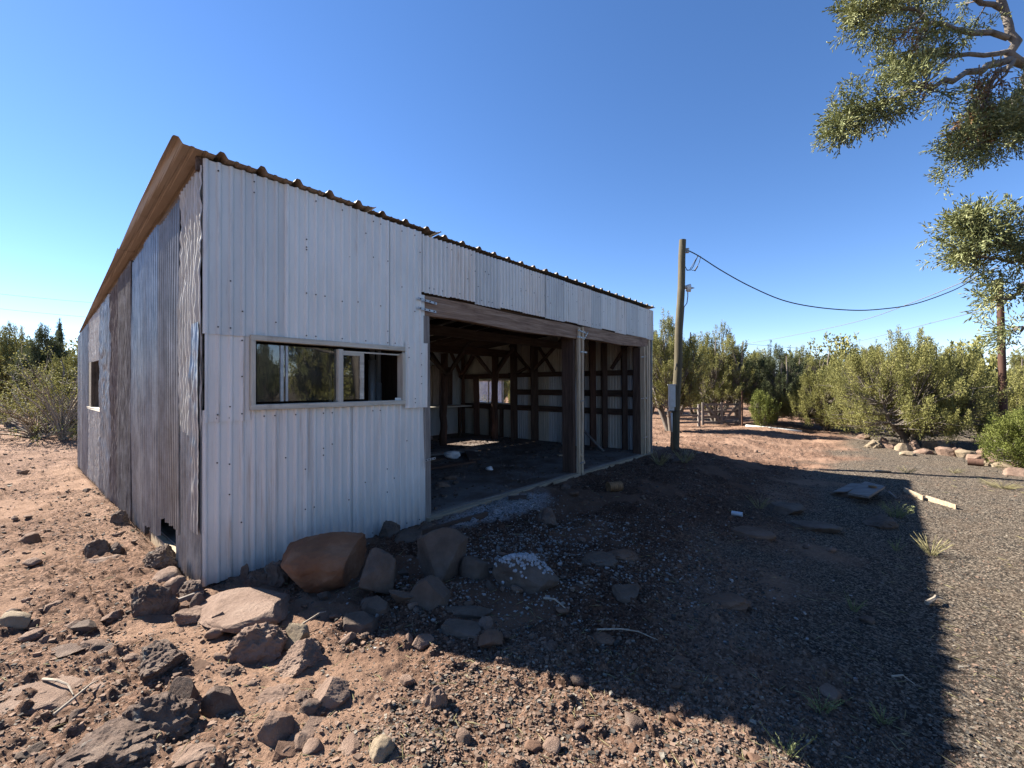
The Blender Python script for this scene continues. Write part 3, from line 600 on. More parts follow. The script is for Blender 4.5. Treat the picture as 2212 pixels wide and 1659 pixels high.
roof(2.38, 4.62, -.03, 8.12, .0, M['brownroof'])
roof(4.58, 6.8, -.05, 6.5, .004, M['silverroof'])
roof(6.76, 8.95, -.06, 6.5, .0, M['silverroof'])
mb = MB(); mb.box((-.05,-.004,3.30), (.0,.03,3.41)); mb.build('rake_board', M['darky'], shed)
for u in (-.02,):
    mb = MB(); mb.bar((u+.04,.0,3.36), (u+.04,8.1,ztop(8.1)-.04), .04, .09); mb.build('rake_board', M['greyy'], shed)
# roof framing
for i in range(15):
    u = .35 + i*.6; dpt = DEP if u < USPLIT else DEP2
    mb = MB(); mb.bar((u,.06,ztop(.06)-.10), (u,dpt-.05,ztop(dpt)-.10), .045, .14); mb.build('rafter', M['darky'], shed)
for k, wv in enumerate((1.0,2.1,3.2,5.4)):
    mb = MB(); mb.bar((.1,wv,ztop(wv)-.02), (8.75,wv,ztop(wv)-.02), .09, .03); mb.build('purlin', M['darkx'], shed)
mb = MB(); mb.bar((.1,4.35,2.52), (8.7,4.35,2.52), .14, .20); mb.build('beam', M['redx'], shed)
mb = MB(); mb.bar((2.0,2.2,2.62), (8.7,2.2,2.62), .08, .18); mb.build('beam', M['darkx'], shed)
# header beams over the bays
def bentbeam(u0, u1, za, zb_, h, w0, w1, m, nm):
    mb = MB(); n = 14
    def zz(t): return za + (zb_-za)*t + .012*math.sin(t*9)
    vs = []
    for i in range(n+1):
        t = i/n; u = u0 + (u1-u0)*t; hh = h + .012*mnoise.noise(Vector((u*2, 3, 0)))
        vs += [(u,w0,zz(t)-hh/2), (u,w1,zz(t)-hh/2), (u,w1,zz(t)+hh/2), (u,w0,zz(t)+hh/2)]
    fs = [(0,3,2,1), (4*n,4*n+1,4*n+2,4*n+3)] + [(4*i+k, 4*i+(k+1) % 4, 4*i+4+(k+1) % 4, 4*i+4+k) for i in range(n) for k in range(4)]
    mb.add(vs, fs); return mb.build(nm, m, shed, bevel=.006)
bentbeam(2.19, 5.66, 2.54, 2.525, .235, -.012, .10, M['beamx'], 'header_beam')
bentbeam(5.74, 8.60, 2.545, 2.56, .22, -.012, .10, M['beamx'], 'header_beam')
mb = MB(); mb.box((2.0,.06,2.60), (8.7,.09,3.3)); mb.build('band_backing', M['darkx'], shed)
# posts of the front
mb = MB(); mb.bar((2.25,.02,-.02), (2.22,.02,2.42), .075, .09); mb.bar((2.30,.08,0), (2.27,.08,2.42), .05, .05); mb.build('door_post', M['greyz'], shed, bevel=.004)
mb = MB(); mb.box((5.50,.02,.02), (5.56,.265,2.44), jit=.008); mb.build('door_post', M['darkz'], shed, bevel=.004)['label'] = 'broad dark plank post between the bays'
mb = MB(); mb.bar((5.60,-.02,.02), (5.60,-.02,2.62), .06, .05); mb.bar((5.69,-.02,.02), (5.70,-.02,2.64), .07, .05); mb.build('door_trim', M['palez'], shed, bevel=.004)
mb = MB(); mb.bar((5.765,.02,.02), (5.775,.02,2.6), .05, .10); mb.build('door_post', M['darkz'], shed, bevel=.004)
mb = MB(); mb.bar((5.62,-.03,.42), (5.74,-.06,.20), .025, .02); mb.build('splinter', M['palez'], shed)
mb = MB(); mb.box((8.26,.02,.02), (8.32,.20,2.44), jit=.008); mb.build('door_post', M['darkz'], shed, bevel=.004)
mb = MB(); mb.bar((8.34,-.02,.02), (8.30,-.02,2.46), .11, .05); mb.bar((8.52,-.01,.02), (8.50,-.01,2.5), .09, .05); mb.bar((8.68,-.0,.02), (8.68,-.0,2.7), .10, .05); mb.build('door_trim', M['palez'], shed, bevel=.004)
# zinc straps
def strap(u0, z0, u1, z1, w=-.06):
    mb = MB(); mb.bar((u0,w,z0), (u1,w,z1), .004, .026, roll=0); d = Vector((u1-u0, 0, z1-z0)); L_ = d.length
    for k in range(4):
        p = Vector((u0, w-.004, z0)) + d*((k+.5)/4); mb.box((p.x-.007,p.y-.003,p.z-.007), (p.x+.007,p.y+.003,p.z+.007), 1)
    mb.build('strap', [M['steel'], M['screw']], shed)
for a in ((2.06,2.60,2.34,2.575), (2.06,2.49,2.33,2.475), (5.52,2.565,5.78,2.54), (5.50,2.45,5.74,2.44), (5.72,2.42,5.86,2.56), (5.60,2.19,5.82,2.19), (2.16,.72,2.32,.73), (5.62,1.32,5.74,1.32), (5.58,.22,5.74,.23), (8.15,2.22,8.40,2.25), (8.15,1.30,8.5,1.31), (8.25,.42,8.5,.43)):
    strap(*a)
# window
win = MB(); wz0, wz1, wu0, wu1 = 1.385, 2.03, .325, 1.895
fw = .038
for a, b in (((wu0,-.056,wz1-.048), (wu1,.05,wz1)), ((wu0,-.062,wz0), (wu1,.05,wz0+.048)), ((wu0,-.058,wz0+.045), (wu0+fw,.05,wz1-.048)), ((wu1-.038,-.058,wz0+.045), (wu1,.05,wz1-.075)), ((1.105,-.058,wz0+.045), (1.155,.05,wz1-.075))):
    win.box(a, b, 0 if b[0]-a[0] > .3 else 1)
wf = win.build('window', [M['framewood'], M['framewoodz']], shed, bevel=.004)
mb = MB(); mb.box((.575,-.028,wz0+.07), (.60,-.005,wz1-.075)); mb.box((.62,-.026,wz0+.07), (.64,-.008,wz1-.075)); mb.build('divider', M['steel'], wf)
mb = MB(); mb.box((1.355,-.024,wz0+.07), (1.40,-.004,wz1-.10)); mb.box((1.165,-.02,wz1-.10), (1.84,-.002,wz1-.085)); mb.box((1.165,-.024,wz1-.13), (1.355,-.006,wz1-.10)); mb.build('sash', M['framewood'], wf)
mb = MB(); mb.box((.385,-.014,wz0+.07), (1.10,-.010,wz1-.075)); mb.box((1.165,-.012,wz0+.07), (1.355,-.008,wz1-.10)); mb.build('pane', M['glass'], wf)
# window in the right wall
mb = MB(); a0, a1, b0, b1 = 4.26, 5.84, 1.03, 1.77
for a, b in (((8.76,a0,b1-.035),(8.84,a1,b1)), ((8.76,a0,b0),(8.84,a1,b0+.035)), ((8.762,a0,b0+.035),(8.838,a0+.035,b1-.035)), ((8.762,a1-.035,b0+.035),(8.838,a1,b1-.035)), ((8.77,5.16,b0+.035),(8.83,5.19,b1-.035)), ((8.77,4.60,b0+.035),(8.83,4.63,b1-.035))): mb.box(a, b)
w2 = mb.build('window', M['framewood'], shed)
hz = bpy.data.materials.new('dusty_glass'); N, L, P = nodes_of(hz); tr = N.new('ShaderNodeBsdfTransparent'); tl = N.new('ShaderNodeBsdfTranslucent'); tl.inputs[0].default_value = (.75,.75,.78,1)
mx = N.new('ShaderNodeMixShader'); rr_ = ramp(N, [(.35,(.25,.25,.25)),(.7,(.62,.62,.62))]); L.new(noise(N, L, coord(N, L, (1,1,1)), 4, 7), rr_.inputs[0]); L.new(rr_.outputs[0], mx.inputs[0]); L.new(tr.outputs[0], mx.inputs[1]); L.new(tl.outputs[0], mx.inputs[2]); L.new(mx.outputs[0], N['Material Output'].inputs[0])
mb = MB(); mb.box((8.79,4.635,b0+.035), (8.795,5.16,b1-.035)); mb.box((8.80,5.19,b0+.035), (8.805,a1-.035,b1-.035)); mb.build('pane', hz, w2)
# girts and studs of the right wall
for z, h_, a, b, m in ((1.90,.13,.12,4.3,'darky'), (1.87,.14,4.3,6.35,'redy'), (1.40,.15,.12,4.2,'darky'), (.95,.15,.12,6.35,'darky')):
    mb = MB(); mb.box((8.70,a,z-h_/2), (8.755,b,z+h_/2), jit=.006); mb.build('girt', M[m], shed)
def wpx(px):
    k = (px-CXP)/F_PX; x0, y0 = A0[0]+.647*8.66, A0[1]+.762*8.66; return (y0*k-x0)/(-.762-.647*k)
for pxl, pxr, m in ((1105,1117,'darkz'), (1149,1162,'darkz'), (1026,1035,'redz'), (999,1004,'redz'), (1276,1287,'redz'), (1302,1312,'darkz'), (1345,1355,'darkz'), (1372,1378,'darkz')):
    wc = (wpx(pxl)+wpx(pxr))/2; wd = min(abs(wpx(pxl)-wpx(pxr)), .2)
    mb = MB(); zt = ztop(wc)-.1 if pxl != 1026 else 1.85; mb.bar((8.66,wc,0), (8.64,wc+.02,zt), .10, max(.07, wd)); mb.build('stud', M[m], shed)
for wc in (5.0, 4.55): mb = MB(); mb.bar((8.68,wc,0), (8.68,wc,.9), .08, .09); mb.build('stud', M['darkz'], shed)
# braces of the right wall
def brace(p, q, m='darkz', wd=.09, th=.06):
    mb = MB(); mb.bar(p, q, wd, th); mb.build('brace', M[m], shed)
brace((8.60,3.35,1.95), (8.6,4.15,2.75)); brace((8.60,3.30,2.0), (8.6,2.3,2.85)); brace((8.60,2.6,1.95), (8.6,3.3,2.9)); brace((8.6,3.5,2.1), (8.6,3.9,1.95)); brace((8.6,6.2,1.85), (8.1,6.2,2.7), 'redz'); brace((8.6,6.25,1.85), (8.6,5.6,2.6), 'redz', .14); brace((8.6,.9,2.0), (8.6,.4,2.7))
# round inner posts with braces
def rpost(u, w_, m, zt=2.42, wob=.02):
    pts = [(u + wob*mnoise.noise(Vector((k, u, 0))), w_ + wob*mnoise.noise(Vector((k, w_, 5))), .0 + zt*k/9) for k in range(10)]
    mb = MB(); mb.tube(pts, [.095 + .008*math.sin(k*2.1) for k in range(10)], 14); o = mb.build('round_post', m, shed, smooth=True)
    return o
for u, w_, m in ((8.12,4.32,M['redz']), (6.38,4.5,M['redz']), (2.6,4.4,M['darkz'])):
    rpost(u, w_, m, wob=.05)
    brace((u,4.38,1.85), (u-.75,4.38,2.46)); brace((u,4.38,1.85), (min(u+.6,8.65),4.38,2.46)); brace((u,4.45,1.9), (u,5.15,2.6)); brace((u,4.3,1.9), (u,3.6,2.65))
# counter along the rear wall
mb = MB(); mb.box((5.0,5.72,.93), (8.6,6.32,.97)); mb.build('counter_top', M['framewood'], shed)
mb = MB()
for u in (5.1,5.9,6.7,7.4,8.1): mb.box((u,5.76,.04), (u+.07,5.84,.93))
mb.build('counter_frame', M['darkz'], shed)
mb = MB(); mb.box((.1,2.4,.0), (2.25,2.45,3.1)); mb.build('daylight_blocker', M['darkz'], shed)  # added wall, keeps the space behind the front window dark
mb = MB(); mb.box((2.33,.14,.0), (2.37,2.46,3.1)); mb.build('daylight_blocker', M['darkz'], shed)  # added wall, blocks daylight showing through the open pane
# slab and sill
mb = MB(); mb.box((.06,.06,-.12), (8.76,DEP2-.03,.055)); mb.box((.06,DEP2-.03,-.12), (USPLIT-.03,DEP-.05,.055)); mb.build('floor_slab', M['concrete'], shed)
mb = MB()
mb.bar((2.22,-.03,.01), (5.6,-.02,.02), .05, .09, roll=math.pi/2); mb.bar((5.64,-.03,.015), (8.7,-.03,.02), .05, .09, roll=math.pi/2); mb.build('door_sill', M['palex'], shed)
mb = MB(); mb.box((2.25,.015,-.05), (8.7,.058,.05)); mb.build('threshold', M['greyx'], shed)
mb = MB(); mb.bar((.03,.05,-.02), (.03,8.0,-.02), .05, .12); mb.build('side_sill', M['palex'], shed)

# ---------------------------------------------------------------- things inside
def local(o): o.matrix_world = shed.matrix_basis @ o.matrix_basis; return o
def thing(mb, name, m, u, w_, z, rz, label, cat, group=None, **k):
    o = mb.build(name, m, None, **k); x, y = xy(u, w_); o.location = (x, y, z); o.rotation_euler = (0, 0, rz); return tag(o, label, cat, group)
SR = math.atan2(FY, FX)
mb = MB(); nn = 56
mb.grid(lambda a, b: (.02 + .10*b + .010*math.cos(a*.62/.068*6.283), -.31+.62*a, 1.9*b), nn, 4); o = thing(mb, 'leaning_sheet', M['insideblue'], 8.42, 1.95, .06, SR, 'blue grey corrugated sheet leaning on the inner wall of the right bay', 'metal sheet', smooth=True, solid=.0015)
for i, (u, w_, L_, an, m, z, lb) in enumerate(((4.9,2.9,2.0,.2,'darkx',.075,'dark wide plank lying under the pile near the round post'), (5.2,3.2,1.7,-.3,'greyx',.12,'grey plank on top of the pile near the round post'), (5.6,2.7,1.5,.9,'darkx',.11,'short dark plank crossing the pile'), (4.4,2.2,1.4,-.1,'redx',.075,'red brown plank near the left door post'), (5.9,3.3,1.3,.35,'greyx',.07,'grey board beside the pile on the floor'))):
    mb = MB(); mb.box((-L_/2,-.11,-.02), (L_/2,.11,.02), jit=.005); o = thing(mb, 'plank', M[m], u, w_, z, SR+an, lb, 'plank', 'planks on the shed floor'); o.rotation_euler[0] = rnd.uniform(-.05, .05)
def crumple(name, m, u, w_, z, s, label, cat, seed):
    me = rock_mesh(name, (s, s*.7, s*.45), seed, 'rough', 3); me.materials.append(M[m]); o = link(bpy.data.objects.new(name, me)); x, y = xy(u, w_); o.location = (x, y, z + s*.14); return tag(o, label, cat)
crumple('crumpled_bag', 'rag', 5.1, 2.75, .10, .30, 'pale crumpled plastic bag on the plank pile', 'bag', 801)
crumple('crumpled_rag', 'rag', 4.75, 1.35, .055, .16, 'small pale rag on the open floor of the left bay', 'rag', 802)
crumple('rubble_chunk', 'rocktan', 3.35, 1.0, .05, .2, 'tan rubble chunk just inside the left door post', 'rubble', 803)
crumple('rubble_chunk', 'rocklava', 3.75, 1.3, .05, .2, 'dark rubble chunk inside the left bay', 'rubble', 804)
mb = MB(); mb.box((-.16,-.06,0), (.16,.06,.02)); thing(mb, 'board_offcut', M['palex'], 7.0, 1.2, .058, .3, 'pale board offcut on the floor of the right bay', 'board')
mb = MB(); mb.bar((0,0,0), (.35,.75,.42), .06, .03); thing(mb, 'leaning_stick', M['greyz'], 8.1, .85, .06, SR, 'grey stick leaning low in the right bay', 'stick')
for i in range(2):
    mb = MB(); mb.tube([(0,0,0),(0,0,1.05)], .05 - .006*i, 16); mb.tube([(0,0,1.05),(0,0,1.75)], .036, 14)
    thing(mb, 'stove_pipe', M['insideblue'], 2.10 + i*.12, .95+.04*i, .88 - .3*i, 0, ['pale standing pipe seen through the open window pane, left one', 'pale standing pipe seen through the open window pane, right one'][i], 'pipe', 'pipes behind the window', smooth=True)
mb = MB(); mb.box((1.3,.7,.84), (2.9,1.4,.88)); mb.box((1.35,.75,.05), (1.42,.82,.84)); mb.box((2.78,.75,.05), (2.85,.82,.84)); mb.box((2.78,1.28,.05), (2.85,1.35,.84)); mb.box((1.35,1.28,.05), (1.42,1.35,.84)); o = mb.build('workbench', M['darkx']); o.location = (A0[0], A0[1], 0); o.rotation_euler = (0,0,SR); tag(o, 'dark wooden bench behind the front window', 'bench')
rag_dirt = MB()
# ---------------------------------------------------------------- trees
def tubes_np(paths, n=5):
    """paths: list of (pts (k,3), radii (k,))"""
    V = []; Fc = []; o = 0
    for pts, rad in paths:
        pts = np.asarray(pts); k = len(pts); d = np.gradient(pts, axis=0); d /= np.linalg.norm(d, axis=1)[:, None] + 1e-9
        up = np.where(np.abs(d[:, 2:3]) > .9, np.array([[1., .1, 0]]), np.array([[.1, .2, 1.]])); x = np.cross(d, up); x /= np.linalg.norm(x, axis=1)[:, None]; y = np.cross(d, x)
        a = np.arange(n)*2*np.pi/n; ring = pts[:, None] + (x[:, None]*np.cos(a)[None, :, None] + y[:, None]*np.sin(a)[None, :, None])*np.asarray(rad)[:, None, None]
        V.append(ring.reshape(-1, 3)); i = np.arange((k-1)*n).reshape(k-1, n); j = np.roll(i, -1, 1); Fc.append((np.stack([i, j, j+n, i+n], -1) + o).reshape(-1, 4)); o += k*n
    return np.concatenate(V), np.concatenate(Fc)
def nrm(a): return a / (np.linalg.norm(a, axis=-1, keepdims=True) + 1e-9)
def blades(C, D, Ls, Ws, g, t, out=None):
    """kite shaped leaves at C along D; returns verts, quads, tint"""
    n = len(C); r = nrm(np.cross(D, g.standard_normal((n, 3)) if out is None else out)); m = C + D*(Ls*.45)[:, None]
    nn = nrm(np.cross(D, r)); V = np.stack([C, m + r*Ws[:, None] + nn*(Ws*.3)[:, None], C + D*Ls[:, None], m - r*Ws[:, None] + nn*(Ws*.3)[:, None]], 1).reshape(-1, 3)
    Fc = np.arange(n*4).reshape(n, 4); T = np.repeat(np.stack([t, t, t, np.ones(n)], 1), 4, axis=0); return V, Fc, T
def spindles(C, D, Ls, Ws, g, t):
    """solid four sided stubs"""
    n = len(C); r = nrm(np.cross(D, g.standard_normal((n, 3)))); s = np.cross(D, r); m = C + D*(Ls*.55)[:, None]; W_ = Ws[:, None]
    V = np.stack([C, m + r*W_, m + s*W_, m - r*W_, m - s*W_, C + D*Ls[:, None]], 1).reshape(-1, 3)
    f = np.array([(0,2,1,1),(0,3,2,2)]); q = np.array([(0,1,5,2),(0,2,5,3),(0,3,5,4),(0,4,5,1)])
    Fc = (q[None] + (np.arange(n)*6)[:, None, None]).reshape(-1, 4); T = np.repeat(np.stack([t, t, t, np.ones(n)], 1), 6, axis=0); return V, Fc, T
def juniper_meshes(seed, H, Rad, ntip=260, nleaf=150, leaf=.045, upright=1.1, low=.12, plume=.22, open_=.25, ragged=.25, stems=6, point=.0, m='leaf', bare=0, masses=6):
    g = np.random.default_rng(seed); rr = random.Random(seed)
    # envelope radius by height
    def env(t): return Rad * (np.sin(np.clip(t*.92 + .10, 0, 1)*np.pi)**.55) * (1 - point*t)
    lobes = g.random(7)*6.28
    K = masses; a_ = np.arange(K)*2.399 + g.random()*6; rk_ = Rad*np.sqrt((np.arange(K)+.5)/K)*(.62 if K > 1 else 0)
    top_ = H*(1 - .42*(rk_/Rad)**1.3)*(1 + ragged*.55*(g.random(K)-.75)); top_[0] = H
    mr = Rad*(.62 if K < 8 else .48)*(.75 + .5*g.random(K))*(1 if K > 1 else 1.6); bot_ = low*H + .12*H*g.random(K)
    which = g.integers(0, K, ntip); T_ = g.random(ntip)**.9; th = g.random(ntip)*2*np.pi
    prof = np.sin(np.clip(T_*.86+.10, 0, 1)*np.pi)**.7*(1 - (.35+point)*T_); rad = mr[which]*prof*(g.random(ntip)**.45)*(1 + ragged*.6*np.sin(th*3+which))
    tip = np.stack([rk_[which]*np.cos(a_[which]) + rad*np.cos(th), rk_[which]*np.sin(a_[which]) + rad*np.sin(th), bot_[which] + (top_[which]-bot_[which])*T_], 1)
    ex = np.hypot(tip[:, 0], tip[:, 1]); sc_ = np.where(ex > Rad, Rad/ex, 1); tip[:, :2] *= sc_[:, None]
    # clumping: pull tips to cluster centres so that gaps appear
    nc = max(12, ntip//9); ce = tip[g.choice(ntip, nc, replace=False)]
    dd = np.linalg.norm(tip[:, None]-ce[None], axis=2); j = dd.argmin(1); tip = tip + (ce[j]-tip)*(.45*g.random((ntip, 1)))
    paths = []; spts = []
    for k in range(stems):
        a = 2*np.pi*k/stems + rr.uniform(-.4, .4); rt = rr.uniform(.15, .55)*Rad; top = np.array([rt*np.cos(a), rt*np.sin(a), H*rr.uniform(.62, .92)])
        n = 9; q = np.linspace(0, 1, n)[:, None]; p = q*top*np.array([1, 1, 1]) + np.array([np.cos(a), np.sin(a), 0])*np.sin(q*np.pi)*Rad*.18 + np.cumsum(g.standard_normal((n, 3))*.035, 0)*(q > 0)
        p[0] = [.07*np.cos(a), .07*np.sin(a), -.15]; paths.append((p, np.linspace(.085, .02, n)*(H/4)**.7)); spts.append(p)
    S_ = np.concatenate(spts)
    for i in range(ntip):
        d = np.linalg.norm(S_*np.array([1,1,1.25]) - (tip[i]*np.array([1,1,.8])), axis=1); s = S_[d.argmin()]
        q = np.linspace(0, 1, 5)[:, None]; p = s + (tip[i]-s)*q; p[:, 2] += -np.sin(q[:, 0]*np.pi)*.10*np.linalg.norm(tip[i]-s)*.6; p[1:4] += g.standard_normal((3, 3))*.03
        paths.append((p, np.linspace(.018, .006, 5)))
    if bare:
        for i in range(bare):
            th_ = rr.uniform(0, 6.28); l = rr.uniform(.5, 1.0)*Rad; b = np.array([0, 0, rr.uniform(.05, .5)*H]); e = np.array([np.cos(th_)*l, np.sin(th_)*l, b[2] + rr.uniform(-.05, .5)])
            q = np.linspace(0, 1, 6)[:, None]; p = b + (e-b)*q + np.cumsum(g.standard_normal((6, 3))*.05, 0); paths.append((p, np.linspace(.016, .005, 6)))
            for s_ in range(3):
                b2 = p[2+s_]; e2 = b2 + nrm(g.standard_normal(3) + (e-b))*rr.uniform(.2, .5); paths.append((np.linspace(b2, e2, 3), np.array([.008, .006, .003])))
    wv, wf = tubes_np(paths)
    out = nrm(tip*np.array([1,1,.35]) + 1e-6); out = nrm(out*.55 + np.array([0,0,upright])); per = nleaf
    ax = np.repeat(out, per, 0); cs_ = np.repeat(tip, per, 0); n = len(cs_); al = (g.random(n)-.35)*plume*2.2*np.repeat(.6+.8*g.random(ntip), per); sp_ = plume*.27*(1 - .55*np.clip(al/plume, 0, 1))
    C = cs_ + ax*al[:, None] + g.standard_normal((n, 3))*sp_[:, None]
    D = nrm(ax*.9 + (C-cs_-ax*al[:, None])*3 + g.standard_normal((n, 3))*.45)
    t = np.clip(np.repeat(g.random(ntip), per)*.55 + .45*g.random(n), 0, 1)
    lv, lf_, lt = blades(C, D, leaf*(.6+.8*g.random(n)), leaf*.26*(.7+.6*g.random(n)), g, t, nrm(C - cs_ - ax*al[:, None] + .3*ax*plume*.3) + .45*g.standard_normal((n, 3)))
    return (wv, wf), (lv, lf_, lt)
def tree_obj(meshes, loc, label, name='juniper_tree', m='leaf', cat='tree', group=None, bark='bark', rz=0, s=(1,1,1)):
    r = empty(name, loc, rz); r.scale = s; tag(r, label, cat, group)
    (wv, wf), (lv, lf_, lt) = meshes
    np_mesh('trunk', wv, wf, M[bark], r, smooth=True); np_mesh('crown', lv, lf_, M[m], r, tint=lt); return r
def copy_tree(src, loc, rz, s, label, group=None):
    r = src.copy(); link(r); r.location = loc; r.rotation_euler = (0, 0, rz); r.scale = s
    for ch in [c for c in bpy.data.objects if c.parent is src]:
        c = ch.copy(); link(c); c.parent = r
    r['label'] = label
    if group: r['group'] = group
    elif 'group' in r: del r['group']
    return r
def base_at(px, Y): X = (px-CXP)/F_PX*Y; return X, Y, gz(X, Y)
def hgt(py, Y, X): return (CYP-py)/F_PX*Y + EYE - gz(X, Y)
def wid(p, Y): return p/F_PX*Y
# right-hand trees
def placed(seed, px, Y, top, wpx_, label, **k):
    X, _, h = base_at(px, Y); H = hgt(top, Y, X); kw = dict(k); name = kw.pop('name', 'juniper_tree'); m = kw.pop('m', 'leaf'); rz = kw.pop('rz', 0)
    return tree_obj(juniper_meshes(seed, H*.94, wid(wpx_, Y)/2, **kw), (X, Y, h), label, name=name, m=m, rz=rz)
jA = placed(1, 1450, 17.2, 664, 150, 'tall olive juniper right behind the grey utility pole', ntip=480, ragged=.35, upright=1.0, open_=.3)
jB = placed(2, 1548, 20.4, 690, 160, 'olive juniper with bare lower stems behind the left end of the gate', ntip=480, ragged=.45, upright=1.0, open_=.3, bare=14)
jE = placed(5, 1963, 13.6, 716, 330, 'broad spreading juniper with many pointed tops above the row of rocks', ntip=980, nleaf=170, leaf=.042, ragged=.35, upright=1.7, stems=12, low=.04, plume=.23, bare=30, masses=24, open_=.2)
p1 = placed(3, 1668, 20, 738, 170, 'dense dark green pinyon pine behind the gate post', name='pinyon_pine', m='leafdark', ntip=520, upright=.4, ragged=.35, plume=.22, open_=.4)
jD = placed(4, 1645, 18.2, 850, 68, 'small round bright juniper bush by the thin steel post', name='juniper_bush', m='leafgreen', ntip=110, low=.03, ragged=.1, stems=5)
jF = placed(6, 2245, 9.6, 886, 210, 'bright green low juniper bush at the right edge of the photo', name='juniper_bush', m='leafgreen', ntip=560, nleaf=150, leaf=.034, low=.02, ragged=.15, stems=7, plume=.18, masses=12)
jG = placed(7, 1785, 18, 780, 190, 'mid green juniper between the pinyon and the broad juniper', ntip=520, ragged=.35, low=.05, bare=10)
# left-hand trees
L1 = placed(8, 25, 17, 690, 130, 'leafy juniper at the left edge of the photo', ntip=460, ragged=.3, low=.2, bare=24)
L2 = placed(9, 98, 16, 706, 110, 'dark round topped juniper near the left edge', m='leafdark', ntip=430, ragged=.3, low=.3, bare=20)
L3 = placed(10, 128, 18.5, 684, 50, 'thin spire shaped pine rising above the left trees', name='pinyon_pine', m='leafdark', ntip=60, ragged=.5, point=.7, open_=.0, low=.3, plume=.2, upright=.3, stems=1, masses=1)
L4 = placed(11, 158, 14.5, 745, 90, 'green juniper beside the far corner of the side wall', ntip=210, nleaf=90, low=.25, ragged=.3, bare=30)
def bareshrub(px, Y, label, seed, Hh=1.9, Rr=1.6, nb=34):
    X, _, h = base_at(px, Y); g = np.random.default_rng(seed); paths = []; tips = []
    for i in range(nb):
        a = g.random()*6.28; l = (.5+.6*g.random()); e = np.array([np.cos(a)*Rr*l, np.sin(a)*Rr*l, Hh*(g.random()*.9+.05)]); q = np.linspace(0, 1, 7)[:, None]
        p = e*q; p[:, 2] = e[2]*q[:, 0]**.7 + .05*np.sin(q[:, 0]*5); p += np.cumsum(g.standard_normal((7, 3))*.03, 0); paths.append((p, np.linspace(.028, .006, 7)))
        for k in range(5):
            b = p[g.integers(2, 7)]; e2 = b + nrm(e + g.standard_normal(3)*.9)*(.25+.4*g.random()); mid = (b+e2)/2 + g.standard_normal(3)*.04; paths.append((np.array([b, mid, e2]), np.array([.010, .007, .003]))); tips.append(e2)
    wv, wf = tubes_np(paths, 4); tips = np.array(tips); per = 34; C = np.repeat(tips[g.random(len(tips)) < .55], per, 0); n = len(C); D = nrm(g.standard_normal((n, 3)) + np.array([0,0,.6])); C = C + g.standard_normal((n, 3))*.07
    lv, lf_, lt = blades(C, D, .06*(.6+.8*g.random(n)), .016*np.ones(n), g, g.random(n))
    return tree_obj(((wv, wf), (lv, lf_, lt)), (X, Y, h), label, name='shrub', m='leaf', cat='shrub', bark='deadbark')
bareshrub(78, 13.2, 'half bare shrub with pale drooping twigs left of the shed', 21, 1.9, 1.7, 44)
bareshrub(135, 12.6, 'tangled bare shrub touching the far corner of the side wall', 22, 2.4, .95, 40)
# trees beyond: linked copies
protoT = [jA, jB, jG, p1, L1, L2, L4, jE]; extra = []
look = {0:'olive',1:'olive',2:'green',3:'dark',4:'leafy',5:'dark',6:'green',7:'broad'}
spots = [(1400,24,0),(1500,25,3),(1590,26,5),(1725,24,1),(1770,30,4),(1830,27,2),(1900,31,0),(1985,27,4),(2060,24,1),(2110,21,2),(2150,26,6),(2215,24,5),(2260,19,0),(2190,33,3),(1990,44,5),(2090,40,2),(1720,38,3),(1640,34,0),(-20,22,2),(40,26,0),(120,27,4),(165,22,2),(190,28,1),(-80,20,5),(980,24,1),(1060,21,0),(1120,25,4),(1010,17,2),(2330,15,0),(1850,19,6),(2185,14.5,2)]
for i, (px, Y, k) in enumerate(spots):
    X, _, h = base_at(px, Y); s = rnd.uniform(.8, 1.05)*(.8 if k == 7 else 1)
    if px in (1850,): s = .5
    if px in (1060,1010,980,1120): s *= .7
    copy_tree(protoT[k], (X, Y, h), rnd.uniform(0, 6.28), (s, s, s*rnd.uniform(.85, 1.05)), look[k] + ' juniper standing in the woods behind the yard', 'junipers behind the yard')
lowp = []
for i in range(4):
    mm_ = juniper_meshes(50+i, 3.6+.3*i, 1.7+.15*i, ntip=110, nleaf=34, leaf=.17, plume=.42, ragged=.3, low=.05, stems=4)
    lowp.append(mm_)
first = {}
cnt = 0
while cnt < 190:
    a = R(rnd.uniform(-62, 62)) if rnd.random() < .93 else R(rnd.uniform(70, 290)); r0 = 30 + 95*rnd.random()**1.1; X, Y = r0*math.sin(a), r0*math.cos(a); k = cnt % 4; s = rnd.uniform(.8, 1.25)
    lb = 'distant ' + ['round','broad','pointed','low'][k] + ' juniper on the far wooded slope'
    if k not in first: first[k] = tree_obj(lowp[k], (X, Y, gz(X, Y)), lb, m=['leaf','leafdark','leaf','leafdark'][k], group='far junipers on the slope', rz=rnd.uniform(0, 6)); first[k].scale = (s, s, s)
    else: copy_tree(first[k], (X, Y, gz(X, Y)), rnd.uniform(0, 6.28), (s, s, s*rnd.uniform(.8, 1.1)), lb, 'far junipers on the slope')
    cnt += 1
# trees behind and right of the photographer (seen in the window glass)
for i, (X, Y, k) in enumerate([(8.5,-3.5,0),(11,1.0,4),(9.5,5.0,2),(13.5,-2,5),(7.5,-7,1)]):
    copy_tree(protoT[k], (X, Y, gz(X, Y)), i*1.3, (1, 1, 1), 'juniper outside the photo, mirrored in the window glass', 'junipers mirrored in the window')

